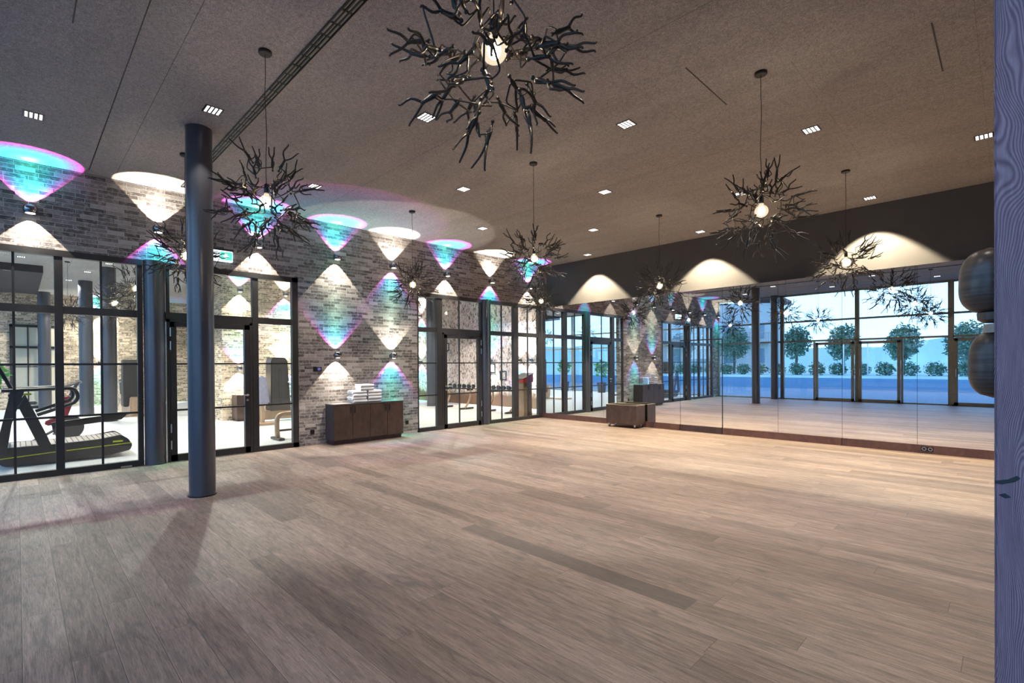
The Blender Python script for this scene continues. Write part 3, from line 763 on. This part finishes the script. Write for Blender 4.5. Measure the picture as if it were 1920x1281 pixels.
# ------------------------------------------------------------------ hanging lamps made of little linked figures
def catmull(P, n=3):
    P = [Vector(p) for p in P]; out = []
    for i in range(len(P)-1):
        p0 = P[max(i-1, 0)]; p1 = P[i]; p2 = P[i+1]; p3 = P[min(i+2, len(P)-1)]
        for k in range(n):
            t = k/n
            out.append(.5*((2*p1)+(-p0+p2)*t+(2*p0-5*p1+4*p2-p3)*t*t+(-p0+3*p1-3*p2+p3)*t*t*t))
    out.append(P[-1]); return out
def fib(n, ph=0):
    pts = []
    for i in range(n):
        z = 1-2*(i+.5)/n; r_ = sqrt(max(0, 1-z*z)); a_ = i*2.39996+ph
        pts.append(Vector((r_*cos(a_), r_*sin(a_), z)))
    return pts
def make_pendant(seed=5):
    rnd = random.Random(seed)
    root = empty('figure_pendant_lamp')
    BZ = 3.05-CEIL
    MB().lathe([(0, 0), (.058, 0), (.058, -.022), (.052, -.028), (0, -.028)], (0, 0, -.0005), 36).build('ceiling_rose', M['black'], root)
    cab = [(0, 0, -.028), (.001, 0, -.2), (-.004, .002, -.4), (.003, -.001, -.62), (.006, 0, -.8), (-.002, .001, -1.0), (0, 0, BZ+.16)]
    MB().tube(catmull(cab, 5), .0032, 8).build('cable', M['black'], root)
    MB().lathe([(0, BZ+.165), (.012, BZ+.165), (.02, BZ+.15), (.022, BZ+.085), (.019, BZ+.078), (0, BZ+.078)], (0, 0, 0), 24).build('socket', M['black'], root)
    gp = [(0, -.062)]
    for k in range(1, 15):
        a_ = -pi/2+pi*k/16*1.0; gp.append((.062*cos(a_), .062*sin(a_)))
    gp += [(.02, .070), (.018, .078)]
    globe = MB().lathe(gp, (0, 0, BZ), 32).build('bulb', M['globe'], root)
    MB().ball((0, 0, BZ+.002), .033, 16, (1, 1, 1.35)).build('filament', M['filament'], globe)
    C = Vector((0, 0, BZ))
    figs = []
    layers = [(9, .14, .95, .055), (20, .225, .62, .065), (30, .315, .38, .08)]
    anchors = [C+Vector((.02*cos(a_), .02*sin(a_), .15)) for a_ in (0, 1.6, 3.1, 4.7)]
    allfeet = []
    for li, (n, r0, tilt, tor) in enumerate(layers):
        feet_new = []
        for d in fib(n, li*1.3+.4):
            if d.z > .93 and li > 0: d = (d+Vector((rnd.uniform(-.4, .4), rnd.uniform(-.4, .4), 0))).normalized()
            d = (d+Vector((rnd.gauss(0, .12), rnd.gauss(0, .12), rnd.gauss(0, .12)))).normalized()
            t1 = d.orthogonal().normalized(); t1 = Matrix.Rotation(rnd.uniform(0, 2*pi), 3, d) @ t1; t2 = d.cross(t1)
            ax = (d*cos(tilt*rnd.uniform(.3, 1.1)*1.0)+t1*sin(tilt*rnd.uniform(.3, 1.1))).normalized()
            side = (t2-ax*t2.dot(ax)).normalized(); fr = ax.cross(side)
            head = C+d*(r0*rnd.uniform(.9, 1.1)); neck = head+ax*.014; chest = neck+ax*.012
            pel = chest+ax*tor*rnd.uniform(.85, 1.1)
            ll = rnd.uniform(.075, .115) if li < 2 else rnd.uniform(.085, .13)
            feet = []
            legs = []
            for s_ in (-1, 1):
                sp_ = rnd.uniform(.5, .95)
                kn = pel+(ax*.9+side*s_*sp_+fr*rnd.uniform(-.3, .3)).normalized()*ll*.5
                ft = kn+(ax*rnd.uniform(.8, 1.2)+side*s_*rnd.uniform(-.25, .5)+fr*rnd.uniform(-.3, .3)).normalized()*ll*.55
                toe = ft+(side*s_*.6+ax*.5).normalized()*.012
                legs.append((kn, ft, toe)); feet.append(ft); feet_new.append((ft, ax)); feet_new.append((pel, ax))
            figs.append((head, neck, chest, pel, side, fr, ax, legs, li))
        allfeet.append([f for f, _ in feet_new])
    for head, neck, chest, pel, side, fr, ax, legs, li in figs:
        m = MB()
        m.tube(catmull([head, neck, chest, (chest+pel)/2, pel, pel+ax*.008], 2), [.0055, .005, .006, .0075, .0115, .013, .011, .0095, .0115, .008, .005], 8)
        m.ball(head-ax*.005, .0105, 8, (1, 1, 1))
        for s_, (kn, ft, toe) in zip((-1, 1), legs):
            pts = catmull([pel+side*s_*.004, kn, ft, toe], 3); n_ = len(pts)
            m.tube(pts, [.0074-.0032*i/(n_-1) for i in range(n_)], 6)
        pool = anchors if li == 0 else allfeet[li-1]
        same = allfeet[li]
        for s_ in (-1, 1):
            sh = chest+side*s_*.010
            cand = sorted(pool, key=lambda q: (q-sh).length - s_*(q-sh).dot(side)*.9)
            tgt = None
            for q in cand[:6]:
                if .03 < (q-sh).length < .17: tgt = q; break
            if tgt is None:
                near = sorted([q for q in same if .06 < (q-sh).length < .18], key=lambda q: (q-sh).length - s_*(q-sh).dot(side))
                tgt = near[0] if near else sh+(side*s_*.7-ax*.3).normalized()*.09
            L_ = (tgt-sh).length
            el = (sh+tgt)/2+side*s_*min(.045, L_*.35)+ax*rnd.uniform(-.02, .015)
            pts = catmull([sh, sh+(el-sh)*.5+side*s_*.006, el, tgt], 3); n_ = len(pts)
            m.tube(pts, [.0054-.0018*i/(n_-1) for i in range(n_)], 6)
        m.build('figure', M['branch'], root, sharp=False)
    return root
PP = make_pendant()
PM = {}
for c in COL.objects:
    if c.parent: PM.setdefault(c.parent.name, []).append(c)
pend = [(-1.71, 1.65, 'the largest in view, at the top of the picture'), (-4.715, 1.65, 'beside the steel column, in front of the exit sign side'), (-7.73, 1.65, 'half hidden behind the steel column'),
        (-7.73, 5.31, 'in front of the wall above the sideboard'), (-4.715, 5.31, 'in the centre of the room, left of the dark wall'), (-7.73, 8.95, 'lowest and nearest the mirror corner'), (-4.715, 8.95, 'before the dark wall, above the box on castors'),
        (-1.71, 5.31, 'large one before the dark wall'), (-1.71, 8.95, 'nearest the oak stand, overlapping its own reflection')]
gp_ = [(-11.64, 1.65, 'just behind the glazing'), (-14.66, 1.65, 'second behind the glazing'), (-17.7, 1.0, 'third behind the glazing')]
def put_pendant(i, x, y, label, group, rot, power):
    o = PP if i == 0 else copy_tree(PP, None, PM)
    o.location = (x, y, CEIL); o.rotation_euler = (0, 0, rot)
    tag(o, label, 'hanging lamp', group)
    ld = bpy.data.lights.new('bulb_light', 'POINT'); ld.energy = power; ld.color = (1, .79, .56); ld.shadow_soft_size = .035
    lo = bpy.data.objects.new('bulb_light', ld); COL.objects.link(lo); lo.location = (x, y, 3.05)
for i, (x, y, t) in enumerate(pend):
    put_pendant(i, x, y, 'figure hanging lamp, ' + t, 'figure lamps of the studio', i*1.37, 105)
for i, (x, y, t) in enumerate(gp_):
    put_pendant(9+i, x, y, 'gym hanging lamp of linked bronze figures, ' + t, 'figure lamps of the gym', i*2.1+.6, 30)

# ------------------------------------------------------------------ oak stand with turned wooden weights
st = empty('oak_stand', (.2125, 1.30, 0), label='tall grey smoked-oak panel stand cut by the picture edge', cat='stand')
MB().box(-.232, .30, -.055, -.010, .04, 2.6, .003).build('front_board', M['post'], st)
MB().box(-.222, .30, -.0095, .030, .04, 2.6).build('back_board', M['post'], st)
MB().box(-.235, .34, -.20, .22, 0, .04, .004).build('foot', M['black'], st)
for z in (1.545, 1.709): MB().tube([(-.205, .031, z), (-.205, .052, z)], .006, 8).build('peg', M['steel'], st)
MB().prism([(-.2315, 1.338), (-.215, 1.343), (-.204, 1.351), (-.200, 1.347), (-.206, 1.340), (-.222, 1.333), (-.2315, 1.333)], -.0556, -.0545, 'Y').prism([(-.227, 1.314), (-.219, 1.318), (-.211, 1.312), (-.219, 1.309)], -.0556, -.0545, 'Y').build('crack', M['slat'], st)
def weight(name, x, y, zc_, R, H, neck, label, tilt=0):
    root = empty(name, (x, y, zc_), label=label, cat='weight', group='turned wooden weights on the oak stand')
    prof = [(0, -H)]
    for k in range(1, 20):
        t = -1+2*k/20.0
        prof.append((R*(1-abs(t)**3.2)**.55*(1-.05*t), H*t))
    prof.append((0, H))
    MB().lathe(prof, (0, 0, 0), 48).build('body', M['turned'], root)
    s_ = neck
    if s_ < 0: pr = [(0, -H-.016), (.022, -H-.016), (.030, -H-.010), (.031, -H+.004), (0, -H+.010)]
    else: pr = [(0, H+.0115), (.026, H+.0115), (.026, H+.004), (.028, H-.006), (0, H-.008)]
    MB().lathe(pr, (.012, 0, 0), 32).build('neck', M['turned'] if s_ < 0 else M['turned_pale'], root)
    root.rotation_euler = (0, tilt, 0)
    return root
weight('wooden_weight', -.0281, 1.39, 1.709, .0456, .0668, -1, 'large upper turned wooden weight with a dark neck below it, on the oak stand')
weight('wooden_weight', -.0233, 1.39, 1.5447, .0366, .0674, 1, 'lower slimmer turned wooden weight with a pale neck, on the oak stand')

# ------------------------------------------------------------------ gym equipment
def treadmill(x, y, sc=1):
    root = empty('treadmill', (x, y, 0), label='dark curved treadmill with yellow stripes behind the left glazing', cat='treadmill')
    def Z(z): return max(.012, 1.55+(z-1.55)*.957)
    hull = [(-.205, .12), (-.195, .03), (-.16, -.03), (-.09, -.06), (.30, -.06), (.60, -.06), (1.257, -.027), (1.53, .026), (1.565, .12), (1.50, .24), (1.39, .318), (1.07, .270), (.70, .255), (.39, .248), (.10, .252), (-.09, .250), (-.18, .20)]
    hull = [(a_*.957-.66, Z(b_)) for a_, b_ in hull]
    for xx in ((.36, .44), (-.44, -.36)):
        MB().prism(hull, xx[0], xx[1], 'X', .012).build('side_panel', M['machine'], root)
    top = [(a_, b_+.012) for a_, b_ in hull if True][8:]
    belt = MB(); pts = [(1.53, .18), (1.45, .245), (1.39, .275), (1.07, .248), (.70, .236), (.39, .228), (.10, .23), (-.09, .228), (-.17, .19)]
    pts = [(a_*.957-.66, Z(b_)+.02) for a_, b_ in pts]
    belt.prism(pts+[(a_, b_-.05) for a_, b_ in pts[::-1]], -.36, .36, 'X')
    bl = belt.build('belt', M['belt'], root)
    s_ = MB()
    for a_, b_ in zip(pts, pts[1:]):
        n = max(1, int((a_[0]-b_[0])/.06))
        for k in range(n):
            t = (k+.5)/n; yy = a_[0]*(1-t)+b_[0]*t; zz = a_[1]*(1-t)+b_[1]*t
            s_.box(-.355, .355, yy-.005, yy+.005, zz+.0005, zz+.003)
    s_.build('belt_slat', M['slat'], bl)
    MB().prism([(-.86, .135), (-.18, .175), (-.18, .188), (-.86, .150)], .441, .444, 'X').prism([(-.05, .178), (.83, .212), (.83, .225), (-.05, .191)], .441, .444, 'X').build('yellow_stripe', M['yellow'], root)
    MB().box(.441, .445, .56, .70, .250, .278).box(.441, .447, -.56, -.46, 1.12, 1.15).build('badge', M['yellow'], root)
    for xx in (.44, -.52):
        a_ = MB(); a_.prism([(-.82, .2), (-.86, .36), (-.73, 1.03), (-.70, 1.19), (-.54, 1.19), (-.62, .93), (-.69, .68), (-.74, .30), (-.74, .2)], xx+.001, xx+.08, 'X', .01)
        a_.build('upright', M['machine'], root)
        b_ = MB(); b_.prism([(-.615, .95), (-.53, 1.11), (-.21, .24), (-.355, .22)], xx+.001, xx+.079, 'X', .008)
        b_.build('brace', M['machine'], root)
        h = MB(); P = [(xx+.04, -.8, 1.20), (xx+.04, -.3, 1.21), (xx+.04, .0, 1.21), (xx+.04, .07, 1.17), (xx+.04, .10, 1.07), (xx+.04, .06, .98), (xx+.04, -.05, .93), (xx+.04, -.40, .80)]
        h.tube(catmull(P, 4), .028, 12); h.build('handrail', M['machine'], root)
    MB().tube([(-.44, -.70, 1.12), (.44, -.70, 1.12)], .03, 12).build('cross_bar', M['red_dark'], root)
    MB().prism([(-.88, 1.62), (-.84, 1.64), (-.66, 1.20), (-.70, 1.18)], -.30, .30, 'X', .01).build('console', M['plastic'], root)
    MB().prism([(-.18, .47), (.80, .56), (.88, .64), (.86, .68), (-.20, .58)], -.60, -.52, 'X', .006).build('side_shelf', M['machine'], root)
    root.location = (x, y+.62, 0.0)
    return root
tm = treadmill(-11.25, 0.0)

def bike(x, y):
    root = empty('exercise_bike', (x, y, 0), label='exercise bike with a red shell behind the treadmill', cat='exercise bike')
    MB().prism([(-.25, .48), (-.02, .58), (.02, .95), (.16, .98), (.18, .80), (.10, .55), (-.02, .42), (-.22, .40)], -.06, .06, 'X', .02).build('shell', M['red_dark'], root)
    MB().tube(catmull([(0, .15, .98), (0, .25, 1.20), (.0, .30, 1.28)], 4), .03, 10).build('head_tube', M['machine'], root)
    MB().tube(catmull([(-.22, .10, 1.18), (-.2, .28, 1.26), (0, .32, 1.25), (.2, .28, 1.26), (.22, .10, 1.18)], 4), .018, 10).build('handlebar', M['machine'], root)
    MB().box(-.12, .12, -.62, -.34, .84, .90, .02).build('saddle', M['pad'], root)
    MB().tube([(0, -.48, .86), (0, -.30, .35)], .028, 10).build('seat_post', M['machine'], root)
    MB().lathe([(0, -.03), (.24, -.03), (.25, 0), (.24, .03), (0, .03)], (0, .12, .34), 36, 'X').build('flywheel', M['machine'], root)
    for yy in (-.5, .45): MB().tube([(-.3, yy, .04), (.3, yy, .04)], .035, 10).build('foot_bar', M['machine'], root)
    MB().tube([(0, -.5, .06), (0, -.1, .30), (0, .45, .06)], .03, 10).build('base_beam', M['machine'], root)
    for s_ in (-1, 1): MB().box(s_*.16-.05, s_*.16+.05, -.12, .0, .30+s_*.10, .33+s_*.10, .006).build('pedal', M['plastic'], root)
    return root
bike(-13.3, .62)

def press(x, y, rz, label):
    root = empty('weight_machine', (x, y, 0), rz, label=label, cat='weight machine')
    MB().prism([(-.27, .3), (-.25, 1.72), (-.20, 1.80), (.14, 1.80), (.20, 1.72), (.29, .3)], -.22, .22, 'X', .02).build('weight_tower', M['machine'], root)
    MB().box(.221, .226, -.04, .04, .45, 1.5).build('tower_slot', M['slat'], root)
    MB().prism([(-.62, .05), (-.70, .62), (-.58, .62), (-.45, .30), (1.1, .30), (1.15, .05)], -.10, .10, 'X', .02).build('base_frame', M['machine_tan'], root)
    MB().box(-.35, .35, -.64, -.52, 0, .055, .01).box(-.35, .35, 1.0, 1.12, 0, .055, .01).build('foot', M['machine_tan'], root)
    MB().prism([(.42, .62), (.40, .70), (.95, .74), (.98, .66)], -.17, .17, 'X', .02).build('seat', M['pad'], root)
    MB().prism([(.88, .74), (1.14, 1.16), (1.22, 1.12), (.98, .70)], -.16, .16, 'X', .02).build('backrest', M['pad'], root)
    for s_ in (-1, 1):
        MB().tube(catmull([(s_*.28, 1.0, .75), (s_*.34, .8, .80), (s_*.34, .5, 1.0), (s_*.22, .2, 1.1)], 4), .02, 8).build('lever_arm', M['steel'], root)
    MB().tube(catmull([(0, .45, .30), (0, .62, .48), (0, .70, .64)], 3), .04, 10).build('seat_post', M['machine_tan'], root)
    return root
press(-14.55, 5.35, 0, 'tall dark weight machine with tan base and padded seat, behind the narrow sidelight')
press(-19.7, 2.62, pi/2, 'tall dark weight machine far back in the gym, beside the columns')
press(-12.6, 3.4, pi, 'weight machine standing near the gym side of the glazed door') if False else None
# padded backrest cut by the door frame
br = empty('leg_press', (-13.75, 4.66, 0), label='machine with a tall rounded grey-lilac backrest just beside the door frame', cat='weight machine')
MB().prism([(-.20, .55), (-.16, 1.15), (-.08, 1.30), (.04, 1.30), (.10, 1.18), (.16, .55)], -.10, .10, 'X', .04).build('backrest', M['pad_grey'], br)
MB().box(-.25, .25, -.3, .3, 0, .06, .01).box(-.04, .04, -.04, .04, .06, .56).build('frame', M['machine_tan'], br)
bn = empty('step_bench', (-10.75, 4.10, 0), label='small bench with rounded tan legs just behind the sidelight', cat='bench')
MB().tube(catmull([(0, -.16, .05), (0, -.17, .40), (0, -.10, .52), (0, .10, .54), (0, .3, .54)], 4), .05, 10).build('front_leg', M['machine_tan'], bn)
MB().box(-.05, .05, .28, .36, .05, .56, .01).build('rear_leg', M['machine'], bn)
MB().box(-.25, .25, -.22, -.10, 0, .05, .01).box(-.25, .25, .26, .38, 0, .05, .01).box(-.03, .03, -.16, .32, .17, .21).build('foot', M['machine'], bn)
cb = empty('low_cabinet', (-15.35, 4.62, 0), label='low dark brown cabinet at the corner of the gym brick pier', cat='cabinet')
MB().box(-.24, .2, -.18, .18, .05, .74, .004).build('body', M['cabinet'], cb)
MB().box(-.22, .18, -.16, .16, 0, .05).build('plinth', M['base_dark'], cb)
MB().box(.2005, .214, -.17, .17, .06, .73, .002).build('door', M['cabinet'], cb)

# dumbbell racks
def dumb():
    root = empty('dumbbell')
    for s_ in (-1, 1):
        MB().lathe([(0, s_*.06), (.062, s_*.06), (.07, s_*.07), (.07, s_*.135), (.062, s_*.145), (0, s_*.145)], (0, 0, .072), 20, 'Y').build('weight_head', M['plastic'], root)
    MB().tube([(0, -.07, .072), (0, .07, .072)], .015, 10).build('grip', M['steel'], root)
    return root
DB = dumb()
def rack(x0, x1, y, label):
    root = empty('dumbbell_rack', ((x0+x1)/2, y, 0), label=label, cat='rack'); h = (x1-x0)/2
    for z, yo in ((.70, -.05), (.42, -.20)) if False else ((.70, 0),):
        MB().box(-h, h, yo-.13, yo-.10, z, z+.03).box(-h, h, yo+.10, yo+.13, z, z+.03).build('shelf_rail', M['black'], root)
    for s_ in (-1, 1):
        MB().tube(catmull([(s_*(h-.25), .0, .70), (s_*(h-.25), .02, .45), (s_*(h-.25)-.06, -.05, .2), (s_*(h-.25)-.12, -.15, .035)], 4), .035, 10).build('leg', M['machine_tan'], root)
        MB().tube([(s_*(h-.25)-.12, -.32, .035), (s_*(h-.25)-.12, .25, .035)], .034, 10).build('foot_bar', M['machine'], root)
        MB().box(s_*(h-.25)-.02, s_*(h-.25)+.02, -.13, .13, .66, .70).build('bracket', M['black'], root)
    return root
rk = [(-14.5, -12.85, 11.35, 'long dumbbell rack on bent legs behind the far glazed door'), (-12.15, -10.62, 11.30, 'dumbbell rack on bent legs next to the lectern')]
DBM = {}
for c in COL.objects:
    if c.parent: DBM.setdefault(c.parent.name, []).append(c)
nd = 0
ordn = ['first', 'second', 'third', 'fourth', 'fifth', 'sixth', 'seventh', 'eighth']
for ri, (a_, b_, y, lab) in enumerate(rk):
    rack(a_, b_, y, lab)
    n = 6 if ri == 0 else 6
    for k in range(n):
        o = DB if nd == 0 else copy_tree(DB, None, DBM); nd += 1
        o.location = (a_+.18+k*(b_-a_-.36)/(n-1), y, .731)
        tag(o, 'black dumbbell, %s from the column end on the rack %s' % (ordn[k], 'behind the far glazed door' if ri == 0 else 'next to the lectern'), 'dumbbell', 'dumbbells on the gym racks')

lc = empty('lectern', (-10.18, 10.93, 0), label='wooden lectern with slanted top and red side behind the far glazing', cat='lectern')
MB().box(-.22, .20, -.18, .18, 0, 1.02, .004).build('body', M['lectern'], lc)
MB().prism([(-.22, 1.021), (.22, 1.021), (.22, 1.26), (-.22, 1.10)], -.24, .22, 'X', .004).build('top', M['red'], lc)
MB().prism([(-.235, 1.112), (.235, 1.282), (.235, 1.300), (-.235, 1.130)], -.25, .23, 'X').build('desk_board', M['cab_top'], lc)

# small framed outlines on the weathered wall
for k, (x, z, lab) in enumerate([(-16.35, 2.3, 'small black square outline on the weathered wall, the highest one'), (-13.6, 1.42, 'small black square outline on the weathered wall, near the round post'), (-13.0, 1.15, 'small black square outline on the weathered wall, the lowest one')]):
    b = MB(); h = .17
    b.box(-h, h, -.02, 0, h-.035, h).box(-h, h, -.02, 0, -h, -h+.035).box(-h, -h+.035, -.02, 0, -h+.035, h-.035).box(h-.035, h, -.02, 0, -h+.035, h-.035)
    o = b.build('picture_frame', M['black']); o.location = (x, GN-.0005, z); tag(o, lab, 'frame', 'square outlines on the weathered wall')

# plants and partition in the gym, mostly seen in the mirrors
def leaf_cloud(rnd, centre, R, n, s=.1, squash=1, shell=.55):
    m = MB(); bm = m.bm
    for _ in range(n):
        d = Vector((rnd.gauss(0, 1), rnd.gauss(0, 1), rnd.gauss(0, 1))).normalized()
        rr = R*(shell+(1-shell)*rnd.random())*(1+.25*noise.noise(d*2.3+Vector(centre)))
        p_ = Vector(centre)+Vector((d.x*rr, d.y*rr, d.z*rr*squash))
        u = Vector((rnd.gauss(0, 1), rnd.gauss(0, 1), rnd.gauss(0, 1))).normalized(); w_ = u.orthogonal().normalized(); l = s*rnd.uniform(.7, 1.3)
        vs = [bm.verts.new(p_-u*l), bm.verts.new(p_+w_*l*.45), bm.verts.new(p_+u*l), bm.verts.new(p_-w_*l*.45)]
        bm.faces.new(vs)
    return m
def potted(x, y, h, label, seed):
    root = empty('potted_plant', (x, y, 0), label=label, cat='plant'); rnd = random.Random(seed)
    MB().lathe([(0, 0), (.20, 0), (.26, .55), (.235, .55), (.22, .48), (0, .48)], (0, 0, 0), 28).build('pot', M['pot'], root)
    MB().tube([(0, 0, .45), (.03, .02, h-.5)], [.03, .015], 8).build('stem', M['bark'], root)
    leaf_cloud(rnd, (0, 0, h-.45), .45, 260, .12, 1.1, .2).build('foliage', M['leaf2'], root, sharp=False)
potted(-15.4, -.75, 1.75, 'potted green plant by the gym window, nearest the partition', 1)
potted(-17.8, -.6, 1.9, 'potted green plant by the gym window, farther from the partition', 2)

# ------------------------------------------------------------------ outdoors (seen in the mirrors)
struct('ground_terrace', MB().box(-60, 40, -12.6, FY-.07, -.12, -.02), M['asphalt'])
struct('ground_lawn', MB().prism([(-12.76, -.3), (-12.76, -.1), (-16, .1), (-20, .58), (-90, .6), (-90, -.3)], -120, 80, 'X'), M['lawn'])
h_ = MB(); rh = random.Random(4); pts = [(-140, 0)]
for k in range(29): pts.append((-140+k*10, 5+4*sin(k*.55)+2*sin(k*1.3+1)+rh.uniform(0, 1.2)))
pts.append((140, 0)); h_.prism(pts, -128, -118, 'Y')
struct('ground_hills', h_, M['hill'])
tag(MB().box(-60, 40, -12.75, -12.55, -.1, .62).build('parapet_wall', M['parapet']), 'low blue wall across the far edge of the asphalt outside', 'wall')
def tree(x, y, h, R, label, seed):
    root = empty('tree', (x, y, .58), label=label, cat='tree', group='trees outside the window front'); rnd = random.Random(seed)
    MB().tube([(0, 0, 0), (.05, 0, h*.4), (0, .05, h*.7)], [.12, .09, .05], 8).build('trunk', M['bark'], root)
    leaf_cloud(rnd, (0, 0, h-R*1.15), R, 2400, .13, 1.25, .35).build('crown', M['leaf'], root, sharp=False)
for sd, (x, y, h, R, t) in enumerate([(-17.5, -25, 4.6, 1.3, 'in front of the house'), (-12.5, -25, 4.45, 1.15, 'nearest the corner column in the mirror'), (-9.2, -25, 4.3, 1.15, 'behind the left leaf of the double door'), (-5.5, -25, 4.1, 1.1, 'right of the double door'), (-2.1, -25, 4.1, 1.2, 'behind the wooden weights'), (3.5, -25, 4.2, 1.2, 'farthest along the row')]):
    tree(x, y, h-.45, R, 'round-crowned tree outside the windows, ' + t, sd)
rnd = random.Random(9)
for k in range(24):
    x = -24+k*1.37
    o = leaf_cloud(rnd, (0, 0, .5), .62, 420, .1, .85, .4).build('hedge_bush', M['hedge'], sharp=False)
    o.location = (x, -22.2+rnd.uniform(-.15, .15), .53)
    tag(o, 'clipped hedge bush outside, one of the even row behind the blue wall', 'bush', 'hedge behind the blue wall')
hs = empty('house', (-25.5, -37, .55), -.7, label='pale house with balconies and pitched roof outside', cat='house')
MB().box(-7, 7, -4, 4, 0, 7.6).build('walls', M['house'], hs)
MB().prism([(-7.8, 7.4), (0, 11.2), (7.8, 7.4), (7.8, 7.7), (0, 11.6), (-7.8, 7.7)], -4.6, 4.8, 'Y').build('roof', M['roof'], hs)
for zz in (1.0, 3.7):
    for xx in (-5, -2, 1, 4):
        w_ = MB().box(xx, xx+1.3, 4.0, 4.05, zz, zz+1.6).build('window', M['pane'], hs)
for zz in (3.3,):
    bb = MB().box(-5.6, 5.8, 4.05, 5.2, zz-.15, zz).build('balcony', M['house'], hs)
    g = MB().box(-5.6, 5.8, 5.14, 5.18, zz+.95, zz+1.0)
    for k in range(48): g.box(-5.6+k*.24, -5.57+k*.24, 5.14, 5.17, zz, zz+.95)
    g.build('railing', M['facade'], bb)
lp = empty('street_lamp', (.5, -9.8, -.02), label='street lamp with two flat plate heads outside the window front', cat='street lamp')
MB().tube([(0, 0, 0), (0, 0, 6.0)], [.05, .035], 10).build('pole', M['facade'], lp)
MB().box(-1.9, -.1, -.35, .35, 5.75, 5.80).build('lamp_head', M['ceramic'], lp)
MB().box(-1.4, -.1, .6, 1.2, 5.25, 5.30).box(-.12, .0, 0, .9, 5.25, 5.29).build('lamp_head', M['ceramic'], lp)
for k, x in enumerate((-8.3, -6.9)):
    o = MB().tube([(0, 0, 0), (0, 0, 2.4)], .04, 8).build('white_pole', M['ceramic']); o.location = (x, -20.6, .55)
    tag(o, 'thin white pole outside before the hedge, ' + ('nearer the house' if k == 0 else 'farther from the house'), 'pole', 'thin white poles outside')

# ------------------------------------------------------------------ sky
wd = bpy.data.worlds.new('world'); S.world = wd; wd.use_nodes = True
nt = wd.node_tree; bg = nt.nodes['Background']
tc = nt.nodes.new('ShaderNodeTexCoord'); sp = nt.nodes.new('ShaderNodeSeparateXYZ'); nt.links.new(tc.outputs['Generated'], sp.inputs[0])
nt.links.new(ramp(nt, sp.outputs['Z'], [(0, (.36, .66, 1.0)), (.1, (.34, .63, 1.0)), (.3, (.30, .56, 1.0)), (1, (.16, .38, 1.0))]), bg.inputs['Color'])
bg.inputs['Strength'].default_value = 3.1

S.view_settings.view_transform = 'Standard'; S.view_settings.look = 'None'; S.view_settings.gamma = 1
S.view_settings.use_curve_mapping = False; S.view_settings.exposure = 0.12
c = S.cycles
c.use_denoising = True; c.max_bounces = 10; c.diffuse_bounces = 4; c.glossy_bounces = 6; c.transparent_max_bounces = 16; c.transmission_bounces = 6
c.sample_clamp_indirect = 6; c.caustics_reflective = False; c.caustics_refractive = False
